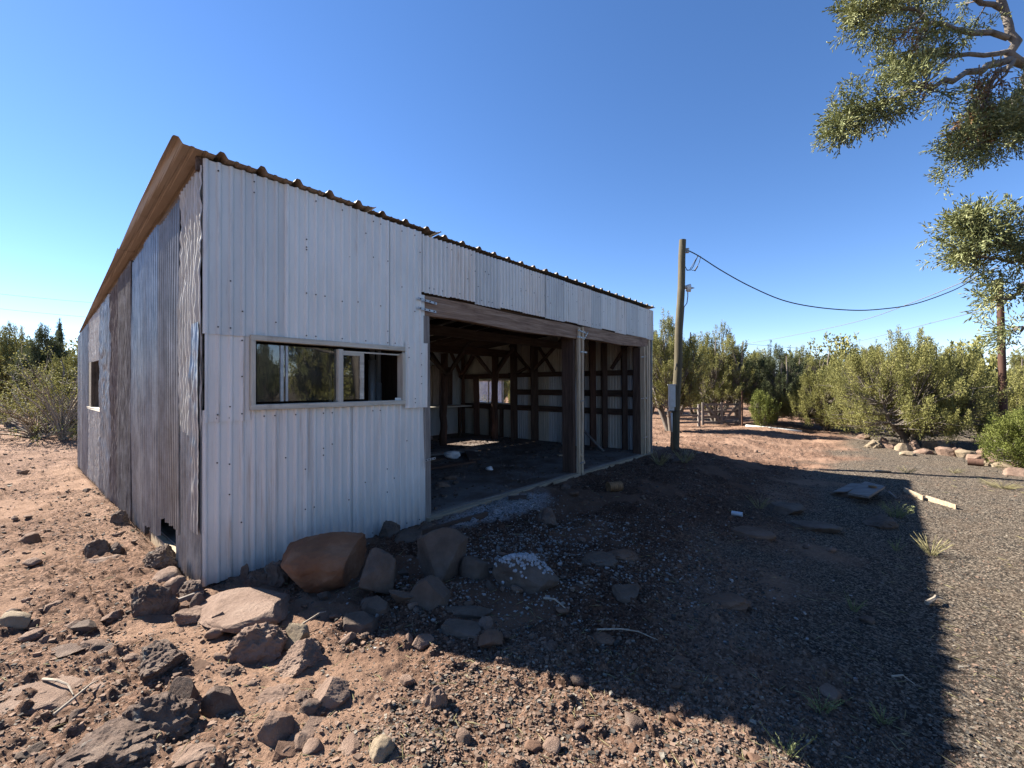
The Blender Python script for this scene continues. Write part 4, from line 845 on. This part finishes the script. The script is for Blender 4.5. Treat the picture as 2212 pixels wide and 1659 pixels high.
# ---------------------------------------------------------------- the near juniper whose branches hang in at the top right
def pt(px, py, Y): return np.array([(px-CXP)/F_PX*Y, Y, EYE + (CYP-py)/F_PX*Y])
g = np.random.default_rng(77)
nt_root = empty('juniper_tree', (4.9, 3.4, gz(4.9, 3.4))); tag(nt_root, 'near juniper whose branches hang into the top right corner of the photo', 'tree')
orig = np.array([4.9, 3.4, gz(4.9, 3.4)])
def limb(pts, ra, rb, n=14):
    pts = np.array(pts); s = np.linspace(0, len(pts)-1, n); i = np.clip(s.astype(int), 0, len(pts)-2); f = (s-i)[:, None]
    p = pts[i]*(1-f) + pts[i+1]*f; p[1:-1] += g.standard_normal((n-2, 3))*.012; return p, np.linspace(ra, rb, n)
trunk = limb([(4.9,3.4,-.3),(4.95,3.4,1.1),(4.7,3.3,2.3),(4.45,3.3,3.6),(4.3,3.2,5.0)], .17, .05, 16)
hub = pt(2300, 170, 3.3)
limbs = [
 limb([(4.6,3.3,2.9), hub, pt(2186,125,3.2), pt(2182,60,3.2), pt(2150,-60,3.2)], .045, .022),
 limb([pt(2178,80,3.2), pt(2060,60,3.1), pt(1960,20,3.1), pt(1895,18,3.1), pt(1850,42,3.1)], .022, .005),
 limb([pt(2180,110,3.2), pt(2090,120,3.15), pt(2010,110,3.1), pt(1970,125,3.1), pt(1930,140,3.1)], .018, .004),
 limb([pt(2182,128,3.2), pt(2110,150,3.1), pt(2020,185,3.05), pt(1960,200,3.0), pt(1890,225,3.0), pt(1830,248,3.0)], .026, .005, 18),
 limb([pt(2190,130,3.2), pt(2140,175,3.1), pt(2125,225,3.0), pt(2110,280,3.0), pt(2060,325,3.0)], .02, .005),
 limb([hub, pt(2260,240,3.1), pt(2230,250,3.05), pt(2165,280,3.0), pt(2080,335,3.0)], .03, .006),
 limb([pt(2220,120,3.2), pt(2210,190,3.2), pt(2185,250,3.1), pt(2150,260,3.1)], .02, .005),
 limb([pt(2170,20,3.2), pt(2080,-30,3.2), pt(1980,-30,3.2), pt(1890,-30,3.2)], .02, .006),
 limb([(4.7,3.3,2.3), pt(2420,600,2.9), pt(2260,550,2.6), pt(2190,520,2.5), pt(2135,505,2.5), pt(2085,492,2.5)], .045, .005, 16),
 limb([pt(2240,555,2.6), pt(2210,565,2.55), pt(2160,562,2.5), pt(2100,550,2.5)], .018, .004),
 limb([pt(2240,580,2.6), pt(2210,630,2.55), pt(2180,640,2.5), pt(2150,648,2.5)], .016, .004),
 limb([pt(2260,620,2.6), pt(2240,680,2.6), pt(2215,695,2.55), pt(2195,715,2.55)], .012, .004),
]
paths = [trunk] + limbs
# twigs along the limbs, each with stubby scale-leaf sprays
Cs, Ds, Ls, Ws, Ts = [], [], [], [], []; Cd, Dd = [], []
def spray(b, d, length, k, wd, tone, dead=False):
    """a branchlet: side shoots alternate and carry stubs"""
    d = d/np.linalg.norm(d); s1 = np.cross(d, [.2, .3, .9]); s1 /= np.linalg.norm(s1)+1e-9; s2 = np.cross(d, s1)
    for j in range(k):
        t = (j+.5)/k; q = g.random()*6.28; side = s1*np.cos(q) + s2*np.sin(q); c = b + d*length*t + np.array([0, 0, -.25])*(length*t)**2 + g.standard_normal(3)*.004
        sl_ = .055*(1.15-t*.6); dd_ = nrm(d*.9 + side*.8)
        for m_ in range(4):
            cc = c + dd_*sl_*m_*.42; d3 = nrm(dd_ + g.standard_normal(3)*.38)
            (Cd if dead else Cs).append(cc); (Dd if dead else Ds).append(d3)
            if not dead: Ls.append(.026*(.7+.8*g.random())); Ws.append(wd*(.8+.5*g.random())); Ts.append(tone*.5 + .5*g.random())
def dress(lm, t0, n_, spread, k, wd, length, down=-.25):
    p, r = lm; m_ = len(p)
    for i in range(n_):
        f = t0 + (1-t0)*g.random()**.8; s = f*(m_-1); a = int(min(s, m_-2)); b = p[a] + (p[a+1]-p[a])*(s-a); ld = nrm(p[min(a+1, m_-1)]-p[a])
        d = nrm(ld*1.0 + g.standard_normal(3)*.75 + np.array([0, 0, down])); l1 = spread*(.35+.8*g.random())*(1.15-.5*f)
        e = b + d*l1; paths.append((np.array([b, (b+e)/2+g.standard_normal(3)*.01, e]), np.array([.006, .0045, .003]))); tone = g.random()
        for q in range(4): bb = b + (e-b)*(.35+.22*q); spray(bb, nrm(d + g.standard_normal(3)*.5), length*(.7+.6*g.random()), k, wd, tone)
for li, n_, sp_ in ((1,28,.15),(2,12,.13),(3,36,.13),(4,16,.11),(5,25,.12),(6,15,.13),(7,24,.16)): dress(limbs[li], .10 if li not in (3,) else .30, n_, sp_, 13, .0034, .17)
for li, n_, sp_ in ((8,27,.10),(9,15,.08),(10,6,.05),(11,4,.05)): dress(limbs[li], .45 if li == 8 else .3, n_, sp_, 12, .0031, .14, .0)
for px, py in ((2160,150),(2130,200),(2105,250),(2100,268),(2108,262),(1990,60),(2010,175),(2120,185)):
    for _ in range(4): b = pt(px+g.normal()*8, py+g.normal()*8, 3.0); d = nrm(np.array([-.5, -.1, -.8]) + g.standard_normal(3)*.4); spray(b, d, .14, 8, .005, .5, True); paths.append((np.array([b-d*.12, b+d*.12]), np.array([.004, .003])))
# bare pale twigs
for a, b in (((2180,140),(2120,215)),((2120,215),(2085,290)),((2160,270),(2110,315)),((2200,200),(2190,260)),((2060,110),(1990,200)),((1975,140),(1945,215))):
    paths.append(limb([pt(*a, 3.05), (pt(*a, 3.05)+pt(*b, 3.0))/2 + g.standard_normal(3)*.03, pt(*b, 3.0)], .010, .004, 7))
wv, wf = tubes_np(paths, 6); np_mesh('trunk', wv - orig, wf, M['bark'], nt_root, smooth=True)
Cs = np.array(Cs); Ds = np.array(Ds); V, Fc, T = spindles(Cs - orig, Ds, np.array(Ls), np.array(Ws), g, np.array(Ts)); np_mesh('branch_foliage', V, Fc, M['leafnear'], nt_root, tint=T)
Cd = np.array(Cd); Dd = np.array(Dd); k8 = len(Cd)//8
for q in range(8):
    sl8 = slice(q*k8, (q+1)*k8); n = k8; V, Fc, T = spindles(Cd[sl8] - orig, Dd[sl8], .028*np.ones(n), .004*np.ones(n), g, g.random(n)); np_mesh('dead_twigs', V, Fc, M['deadleaf'], nt_root, tint=T)['kind'] = 'stuff'
# the rest of its crown, outside the frame
(wv, wf), (lv, lf_, lt) = juniper_meshes(91, 4.9, 1.25, ntip=230, nleaf=90, leaf=.07, low=.28, stems=5, ragged=.1)
lv = lv + np.array([.75, -.6, 0]); X_, Y_, Z_ = lv[:, 0]+orig[0], lv[:, 1]+orig[1], lv[:, 2]
c4 = lv.reshape(-1, 4, 3)[:, 0] + orig; ok = (c4[:, 0]/np.maximum(c4[:, 1], .1) > 1.30) | (c4[:, 1] < .3)
lv = lv.reshape(-1, 4, 3)[ok].reshape(-1, 3); lt = lt.reshape(-1, 4, 4)[ok].reshape(-1, 4); np_mesh('crown', lv, np.arange(len(lv)).reshape(-1, 4), M['leaf'], nt_root, tint=lt)
# ---------------------------------------------------------------- utility poles, lines
px_, py_ = 3.98, 10.75; pz = gz(px_, py_)
up = empty('utility_pole', (px_, py_, pz)); tag(up, 'short grey green wooden utility pole with meter box and lamp beside the shed', 'utility pole')
def lp(px, py, Y=10.75): q = pt(px, py, Y); return Vector(q) - Vector((px_, py_, pz))
mb = MB(); nseg = 14; b0, b1 = Vector((0,0,-.3)), lp(1475.5, 518)
mb.tube([b0 + (b1-b0)*(k/nseg) + Vector((.01*math.sin(k*1.3), 0, 0)) for k in range(nseg+1)], [.108 - .027*k/nseg for k in range(nseg+1)], 20); mb.build('shaft', M['polewood'], up, smooth=False)
o = MB(); bx = lp(1448, 858); o.box((bx.x-.065, -.15, bx.z-.24), (bx.x+.075, -.02, bx.z+.30)); ob = o.build('meter_box', M['plastic'], up, bevel=.01)
o = MB(); o.box((bx.x-.072, -.16, bx.z+.295), (bx.x+.082, 0, bx.z+.32)); o.box((bx.x-.02, -.160, bx.z-.1), (bx.x+.03, -.148, bx.z+.0)); o.build('box_cover', M['plastic'], ob)
o = MB(); o.box((bx.x-.06, -.13, bx.z-.34), (bx.x+.05, -.03, bx.z-.24)); o.build('socket_box', M['plastic'], ob)
mb = MB(); mb.tube([(bx.x+.0, -.09, bx.z-.38), (bx.x+.0, -.09, bx.z-.85)], .022, 10); mb.build('conduit', M['plastic'], up, smooth=True)
mb = MB(); mb.tube([(bx.x+.0, -.09, bx.z-.85), (bx.x+.02, -.09, -.1)], .026, 10); mb.build('conduit', M['rustcan'], up, smooth=True)
mb = MB(); z_ = lp(1462, 888).z
mb.tube([(.115*math.cos(a*.35), .115*math.sin(a*.35), z_ + .01*math.sin(a)) for a in range(19)], .008, 6); mb.tube([(bx.x-.08,-.16,z_+.02), (.05,-.13,z_+.005), (.13,-.05,z_-.02)], .008, 6); mb.build('strap', M['black'], up)
iv = lp(1485, 541); mb = MB()
for k in range(5): mb.tube([iv + Vector((0, 0, -.055+.022*k)), iv + Vector((0, 0, -.037+.022*k))], .045 if k % 2 == 0 else .028, 14)
mb.box((iv.x-.09, -.015, iv.z-.012), (iv.x, .015, iv.z+.012)); mb.build('insulator', M['boxgrey'], up)
lv_ = lp(1486, 623); lamp = MB(); lamp.tube([lv_ + Vector((-.09,0,.03)), lv_ + Vector((-.02,0,.03))], .045, 12)
n = 16; lamp.tube([lv_ + Vector((-.03,-.03,.0)), lv_ + Vector((.05,-.05,.0))], [.085,.10], 18, cap=False); lamp.tube([lv_ + Vector((-.035,-.03,.0)), lv_ + Vector((-.03,-.03,.0))], .085, 18)
lo = lamp.build('lamp', M['plastic'], up, smooth=True); l2 = MB(); l2.tube([lv_ + Vector((.0,-.045,.0)), lv_ + Vector((.13,-.08,-.005))], [.045,.008], 14); l2.build('lamp_shade', M['boxgrey'], lo)
def cable(name, pts, rad, m, label, parent=None, n=6):
    mb = MB(); mb.tube(pts, rad, n); o = mb.build(name, M[m], parent, smooth=True)
    return tag(o, label, 'cable') if parent is None else o
def sag(a, b, s, n=40): a = Vector(a); b = Vector(b); return [a.lerp(b, k/n) + Vector((0, 0, -4*s*(k/n)*(1-k/n))) for k in range(n+1)]
cable('cable', [lp(1482,618)+Vector((.03,-.03,-.03)), lp(1486,640), lp(1484,655), lp(1478,663), lp(1476,690), lp(1472,740), lp(1465,765), lp(1457,800)+Vector((-.02,-.11,0))], .012, 'greycable', None, up)
P0 = Vector(pt(1487, 541, 10.75)); P1 = Vector(pt(2165, 545, 11.9)); J = P0 + (P1-P0)*.0 + Vector((.33, .02, -.18))
mb = MB(); base = Vector((px_, py_, pz))
mb.tube([lp(1480,575), lp(1485,584), lp(1493,583), lp(1498,575), lp(1508,552)], .009, 6); mb.tube([lp(1482,583), lp(1490,583), lp(1502,562), lp(1510,551)], .008, 6); mb.tube([lp(1501,585), lp(1507,575)], .018, 8); mb.tube([lp(1495,584), lp(1503,583), lp(1511,566), lp(1514,553)], .008, 6); mb.build('cable_loop', M['black'], up)
x2, y2 = (2160-CXP)/F_PX*11.9, 11.9; z2 = gz(x2, y2)
p2 = empty('utility_pole', (x2, y2, z2)); tag(p2, 'tall brown wooden utility pole at the right edge half hidden by juniper twigs', 'utility pole')
mb = MB(); mb.tube([(0.13-.012*k, 0, -.3 + k*.464) for k in range(12)], [.092 - .002*k for k in range(12)], 18); mb.build('shaft', M['polebrown'], p2)
mb = MB(); mb.box((-.16,-.1,4.2), (-.05,.06,4.35)); mb.build('bracket', M['rustcan'], p2)
def through(pts_, n=40):
    out = []; P_ = [Vector(p) for p in pts_]
    for i in range(len(P_)-1):
        a = P_[max(i-1, 0)]; b = P_[i]; c = P_[i+1]; d = P_[min(i+2, len(P_)-1)]
        for k in range(n//(len(P_)-1)):
            t = k/(n//(len(P_)-1)); out.append(.5*((2*b) + (c-a)*t + (2*a-5*b+4*c-d)*t*t + (3*b-a-3*c+d)*t**3))
    out.append(P_[-1]); return out
def yy(px): return 10.75 + (11.9-10.75)*(px-1487)/(2165-1487)*.9
line = [(1487,541),(1510,553),(1560,585),(1620,618),(1690,648),(1760,663),(1840,670),(1900,668),(1970,658),(2040,635),(2090,611),(2165,560)]
cable('power_line', through([pt(a, b, yy(a)) for a, b in line], 88), .0135, 'black', 'thick black cable sagging from the grey pole to the brown pole')
cable('power_line', through([pt(1604,744,40), pt(1700,727,33), pt(1850,695,24), pt(1980,650,18), pt(2160,575,11.9)], 48), .014, 'greycable', 'thin twisted cable crossing behind the thick black one')
cable('power_line', through([pt(1740,766,42), pt(1900,726,26), pt(2050,688,17), pt(2150,664,12)], 42), .012, 'greycable', 'thin straight guy cable running low to the brown pole')
cable('power_line', sag(pt(1600,742,60), pt(2300,778,80), .5), .02, 'greycable', 'faint far wire just above the right treeline')
cable('power_line', sag(pt(1600,765,60), pt(2300,770,70), .3), .02, 'greycable', 'faint lower far wire at the right treeline')
cable('power_line', sag(pt(-60,628,50), pt(330,662,60), .2), .014, 'greycable', 'faint upper far wire at the left of the sky')
cable('power_line', sag(pt(-60,660,50), pt(330,694,60), .2), .014, 'greycable', 'faint lower far wire at the left of the sky')
cable('power_line', sag(pt(120,738,26), pt(210,748,26), .05), .02, 'black', 'short dark wire between the left treetops')

# ---------------------------------------------------------------- gate, posts, pipe
gY = 19.4; gx0, gx1 = (1516-CXP)/F_PX*gY, (1599-CXP)/F_PX*(gY+.2); gg = gz(gx0, gY)
gt = empty('field_gate', (gx0, gY, gg+.06)); tag(gt, 'weathered grey wooden field gate with diagonal braces', 'gate'); Wg = gx1-gx0
for k, z_ in enumerate((.10,.34,.58,.90)):
    mb = MB(); mb.box((-.0,-.02,z_-.05), (Wg,.02,z_+.05), jit=.01); mb.build('rail', M['greyx'], gt)
for k, x_ in enumerate((.03, Wg*.5, Wg-.05)): mb = MB(); mb.box((x_-.05,-.06,.0), (x_+.05,-.022,1.0)); mb.build('stile', M['greyz'], gt)
for a, b in (((.15,.9),(Wg*.48,.1)), ((Wg*.52,.1),(Wg-.12,.9))): mb = MB(); mb.bar((a[0],-.045,a[1]), (b[0],-.045,b[1]), .03, .09); mb.build('brace', M['greyx'], gt)
gt.rotation_euler[2] = .10
fp = empty('post_and_rail_fence', (gx0-1.45, gY-.1, gg)); tag(fp, 'low grey rail fence section left of the gate', 'fence')
for z_ in (.15,.45,.75): mb = MB(); mb.bar((0,0,z_), (1.3,0,z_+.04), .03, .08); mb.build('rail', M['greyx'], fp)
for x_ in (.1,1.28): mb = MB(); mb.bar((x_,0,-.2), (x_,0,.98), .10, .10); mb.build('post', M['greyz'], fp)
X, Y, h = base_at(1603, 18.9); mb = MB(); mb.tube([(0,0,-.2), (.0,0,1.52)], .035, 10); mb.tube([(0,0,1.52), (0,0,1.54)], .045, 10); o = mb.build('steel_post', M['polebrown']); o.location = (X, Y, h); tag(o, 'thin rusty steel post at the right end of the gate', 'post')
X, Y, h = base_at(1611, 18.4); X2, Y2, h2 = base_at(1732, 17.0); mb = MB(); mb.tube([(0,0,.05), ((X2-X)/2,(Y2-Y)/2,.06+(h2-h)/2), (X2-X, Y2-Y, h2-h+.05)], .05, 12); o = mb.build('white_pipe', M['plastic'], smooth=True); o.location = (X, Y, h); tag(o, 'long white plastic pipe lying on the ground right of the gate', 'pipe')
# pale boulders seen among the far trees
for a, b, s_ in ((1700,845,.5),(1645,843,.3)):
    X, _, h = base_at(a, 21); me = rock_mesh('boulder', (s_*2, s_*1.5, s_*2.2), a, 'round', 3); me.materials.append(M['rockpale']); o = link(bpy.data.objects.new('boulder', me)); o.location = (X, 21, h+.9); tag(o, ['pale boulder half hidden behind the dark pinyon', 'small pale boulder glimpsed left of the other behind the pinyon'][s_ < .4], 'rock')
# rusty pipe end in the row of rocks
X, Y, h = at(2108, 1006); mb = MB(); n = 20
mb.tube([(0,-.10,0), (0,.16,0)], .085, n, cap=False); mb.tube([(0,-.10,0), (0,.16,0)], .075, n, cap=False); mb.tube([(0,.15,0),(0,.16,0)], .076, n)
o = mb.build('rusty_pipe', M['redz'], smooth=True); o.location = (X-.02, Y-.05, h+.085); o.rotation_euler = (0, 0, .75); tag(o, 'short rusty red pipe end among the border rocks', 'pipe')

# ---------------------------------------------------------------- litter in the yard
def lay(mb, name, m, px, py, dz, rz, label, cat, group=None, tilt=(0,0), **k):
    x, y, h = at(px, py); o = mb.build(name, m, None, **k); o.location = (x, y, h+dz); o.rotation_euler = (tilt[0], tilt[1], rz); return tag(o, label, cat, group)
x0, y0, h0 = at(1850, 1062)
def corner(px, py, z=.1):
    h = h0 + z; Y = (EYE-h)*F_PX/(py-CYP); return Vector(((px-CXP)/F_PX*Y, Y, h))
def quadboard(ps, th, name, m, label):
    c = sum(ps, Vector())/len(ps); mb = MB(); vs = [p-c for p in ps] + [p-c-Vector((0,0,th)) for p in ps]; n = len(ps)
    mb.add(vs, [tuple(range(n)), tuple(range(2*n-1, n-1, -1))] + [(i, i+n, (i+1) % n + n, (i+1) % n) for i in range(n)]); o = mb.build(name, M[m], bevel=.003); o.location = c; return tag(o, label, 'board')
quadboard([corner(1831,1064,.16), corner(1876,1072,.16), corner(1912,1050,.19), corner(1868,1039,.17)], .035, 'plywood_board', 'greyx', 'delaminated grey plywood board with a rusty lid on it')
quadboard([corner(1797,1062,.10), corner(1829,1062,.10), corner(1868,1045,.13), corner(1838,1043,.12)], .012, 'plywood_board', 'greyx', 'thin warped grey board under the left side of the plywood')
mb = MB(); mb.tube([(0,0,0),(0,0,.018)], .055, 18); mb.tube([(0,0,.018),(0,0,.022)], .045, 18); c = corner(1884, 1052, .19); o = mb.build('rusty_disc', M['rustcan']); o.location = c; tag(o, 'round rusty disc lying on the plywood board', 'disc')
def stick(a, b, w_, m, name, label, z=.03, th=.02, cat='board'):
    xa, ya, ha = at(*a); xb, yb, hb = at(*b); mb = MB(); mb.bar((0,0,0), (xb-xa, yb-ya, hb-ha), th, w_, roll=0) if m[:4] in ('pale','grey') else mb.tube([(0,0,0), ((xb-xa)*.35+.02,(yb-ya)*.35,.02), ((xb-xa)*.7,(yb-ya)*.7+.02,.01), (xb-xa, yb-ya, hb-ha)], [w_, w_*.8, w_*.6, w_*.3], 6)
    o = mb.build(name, M[m]); o.location = (xa, ya, ha+z); return tag(o, label, cat)
stick((1953,1062), (1994,1081), .09, 'palex', 'wood_lath', 'short split pale lath at the tip of the shadow by the plywood')
stick((2000,1080), (2065,1101), .09, 'palex', 'wood_lath', 'long pale lath lying in the sun right of the plywood')
stick((1920,1066), (1935,1080), .03, 'greyx', 'wood_lath', 'small grey splinter between plywood and lath')
stick((342,1322), (440,1286), .03, 'greyx', 'wood_lath', 'narrow weathered lath beside the squat lava rock')
stick((2000,1310), (2035,1300), .018, 'deadbark', 'stick', 'short thick stick at the edge of the shadow', cat='stick')
stick((118,1556), (215,1480), .008, 'deadbark', 'stick', 'pale crooked stick in the left foreground', cat='stick')
stick((95,1478), (160,1512), .008, 'deadbark', 'stick', 'dark crooked twig crossing the sandy streak', cat='stick')
stick((1290,1369), (1420,1392), .006, 'deadbark', 'stick', 'long thin stick in the deep shade', cat='stick')
stick((1175,1300), (1225,1326), .009, 'deadbark', 'stick', 'gnarled short stick below the white crumbed block', cat='stick')
stick((2280,1990), (2400,2020), .006, 'deadbark', 'stick', 'x', cat='stick') if False else None
stick((2610*.7373,1995*.7373), (2680*.7373,2020*.7373), .006, 'deadbark', 'stick', 'bent twig in the shade near the bottom right', cat='stick')
stick((650,1360), (705,1330), .007, 'deadbark', 'stick', 'thin twig by the yellowish angular rock', cat='stick')
# ribbed rusty can
mb = MB(); n = 24; pts = [(k*.0085, 0, 0) for k in range(27)]; mb.tube(pts, [.075 if k % 4 in (0, 1) else .070 for k in range(27)], n); mb.tube([(-.004,0,0),(.004,0,0)], .078, n)
lay(mb, 'tin_can', M['rustcan'], 1314, 1062, .068, .35, 'ribbed rusty tin can lying in the shaded dirt', 'can', smooth=False)
mb = MB(); mb.tube([(0,0,0),(.13,0,.0)], .03, 12); lay(mb, 'can_fragment', M['insideblue'], 1580, 1112, .025, -.6, 'small pale metal tube lying in the shaded yard', 'litter')
mb = MB(); mb.box((-.13,-.05,0), (.13,.05,.025), jit=.012); lay(mb, 'wood_scrap', M['darkx'], 1118, 1080, .02, .1, 'dark wood scrap lying on the white gravel patch', 'board')
mb = MB(); mb.bar((-.5,0,0), (.5,.05,0), .03, .07); lay(mb, 'wood_scrap', M['darkx'], 985, 1138, .03, .75, 'dark old board half buried before the door sill', 'board')
mb = MB(); mb.box((-.12,-.05,0), (.12,.05,.02), jit=.01); lay(mb, 'wood_scrap', M['palex'], 1180+727, 1020-0, .02, -.4, 'pale wood scrap on the sunny drive behind the plywood', 'board')
# white crumbs on the red block
x, y, h = at(1122, 1262); g2 = np.random.default_rng(3); n = 300; q = g2.standard_normal((n, 2))*[.13, .055]
v, f = ico(); S = .008 + .007*g2.random(n); Zt = []
bpy.context.view_layer.update()
tgt = [o for o in bpy.data.objects if o.get('label') == 'wide brown block topped with white crumbs'][0]; inv = tgt.matrix_world.inverted(); keepq = []
for a in q:
    p = inv @ Vector((tgt.location.x - .07 + a[0], tgt.location.y + .02 + a[1], 3)); okk, loc_, nrm_, _ = tgt.ray_cast(p, inv.to_3x3() @ Vector((0,0,-1)))
    if okk: keepq.append(tgt.matrix_world @ loc_)
K = np.array([tuple(p) for p in keepq]); n = len(K); S = S[:n]
V = (v[None]*S[:, None, None]*(1+.3*(g2.random((n,12,1))-.5)) + K[:, None, :]).reshape(-1, 3) ; Fc = (f[None] + (np.arange(n)*12)[:, None, None]).reshape(-1, 3)
T = np.concatenate([np.repeat(np.array([[.60,.62,.64]])*(.7+.4*g2.random((n,1))), 12, 0), np.ones((n*12,1))], 1)
tag(np_mesh('white_crumbs', V, Fc, M['pebble'], tint=T), 'white crumbs heaped on the wide brown block', 'crumbs', kind='stuff')

# ---------------------------------------------------------------- weeds and grass
def weed(px, py, hh, rr_, n_, m, label, name='weed', seed=0, leafy=True, upright=2.2, group=None):
    x, y, h = at(px, py); g = np.random.default_rng(seed+900); C, D, Lh, Wh, T = [], [], [], [], []; pa = []
    for i in range(n_):
        a = g.random()*6.28; d = nrm(np.array([math.cos(a), math.sin(a), upright*(.6+g.random())])); l = hh*(.5+.6*g.random()); b = np.array([math.cos(a), math.sin(a), 0])*rr_*.3*g.random()
        q = np.linspace(0, 1, 5)[:, None]; p = b + d*l*q; p[:, :2] += (np.array([math.cos(a), math.sin(a)])*rr_*.3)*q**2; pa.append((p, np.linspace(.0022, .0010, 5)))
        if leafy:
            for k in range(14): t = .15+.85*g.random(); c = b + d*l*t; c[:2] += np.array([math.cos(a), math.sin(a)])*rr_*.3*t*t; C.append(c); D.append(nrm(g.standard_normal(3)*.6 + d)); Lh.append(hh*.13*(1.1-t*.5)); Wh.append(hh*.018); T.append(g.random())
        else:
            for k in range(3): C.append(p[k+1]); D.append(nrm(p[-1]-p[k]+g.standard_normal(3)*.02*hh)); Lh.append(hh*.4); Wh.append(hh*.012); T.append(g.random())
    wv, wf = tubes_np(pa, 3); r = empty(name, (x, y, h)); tag(r, label, 'plant', group); np_mesh('stems', wv, wf, M[m], r, tint=np.ones((len(wv), 4))*[.5,.5,.5,1])
    lv, lf_, lt = blades(np.array(C), np.array(D), np.array(Lh), np.array(Wh), g, np.array(T)); np_mesh('leaves', lv, lf_, M[m], r, tint=lt)
weed(1700,1635,.17,.05,7,'weed','tall pale green weed at the shadow edge near the bottom',seed=1)
weed(1935,1118,.22,.22,34,'weed','bushy yellow green weed at the edge of the shadow',seed=2)
weed(1935,1190,.16,.08,9,'weed','small weed in the shade below the bushy one',seed=3)
weed(1772,1535,.11,.10,16,'weed','dull green weed in the shade near the bottom right',seed=4)
weed(2165,1055,.16,.40,90,'drygrass','green grass tuft on the gravel at the right edge',name='grass_tuft',seed=5,leafy=False,upright=1.0)
weed(2010,1198,.20,.18,46,'drygrass','pale dry grass tuft in the sun right of the shadow',name='grass_tuft',seed=6,leafy=False)
weed(2060,1022,.12,.3,40,'drygrass','low dry grass patch in front of the row of rocks',name='grass_tuft',seed=7,leafy=False)
weed(1478,1000,.28,.22,60,'drygrass','dim dry grass tuft right of the shed corner',name='grass_tuft',seed=8,leafy=False)
weed(1425,1005,.28,.2,50,'drygrass','dim dry grass tuft at the right corner of the shed',name='grass_tuft',seed=9,leafy=False)
weed(1960,1022,.14,.3,40,'drygrass','dry grass patch on the sunny bank behind the plywood',name='grass_tuft',seed=10,leafy=False)
weed(1640,1098,.18,.15,30,'drygrass','thin dry weed in the shade among the pebbles',name='grass_tuft',seed=11,leafy=False)
weed(1842,1320,.12,.08,14,'weed','tiny weed in the deep shade of the gravel',seed=12)
weed(1905,1560,.08,.08,16,'weed','tiny dull weed near the bottom right shade',seed=13)
gI = np.random.default_rng(44); n = 5200; uu_ = 2.3 + 6.3*gI.random(n); ww_ = .1 + 5.6*gI.random(n); sel = (fbm(uu_*1.2, ww_*1.2, 3, 5) + .25*gI.random(n)) > .55; uu_, ww_ = uu_[sel], ww_[sel]; xi, yi = xy(uu_, ww_); n = len(xi)
tag(pebbles('floor_rubble', xi, yi, .010*np.exp(.7*gI.standard_normal(n)).clip(.3, 5), np.array([.20,.15,.12])*(.4+.9*gI.random((n, 1))), M['pebble'], np.full(n, .055)), 'dirt crumbs and rubble strewn over the shed floor', 'rubble', kind='stuff')
# needle and straw litter (uncountable)
g3 = np.random.default_rng(8); X, Y, r = polar(1500, 1.4, 14, -50, 52); U, Wd = uw(X, Y); kk = ~((U > -.02) & (U < 8.95) & (Wd > -.05) & (Wd < 8.2)); X, Y, r = X[kk], Y[kk], r[kk]; n = len(X)
a = g3.random(n)*6.28; D = np.stack([np.cos(a), np.sin(a), .08*g3.standard_normal(n)], 1); V, Fc, T = spindles(np.stack([X, Y, ground_h(X, Y)+.006], 1), D, (.03+.06*g3.random(n))*(1+.1*r), .0012*(1+.25*r), g3, g3.random(n))
tag(np_mesh('twig_litter', V, Fc, M['drygrass'], tint=T), 'thin dry twigs and straw scattered over the yard', 'litter', kind='stuff')
for o in list(bpy.data.objects):
    if o.parent is None and o.type in ('MESH', 'EMPTY') and 'label' not in o.keys() and o.get('kind') != 'structure': print('UNLABELLED', o.name)
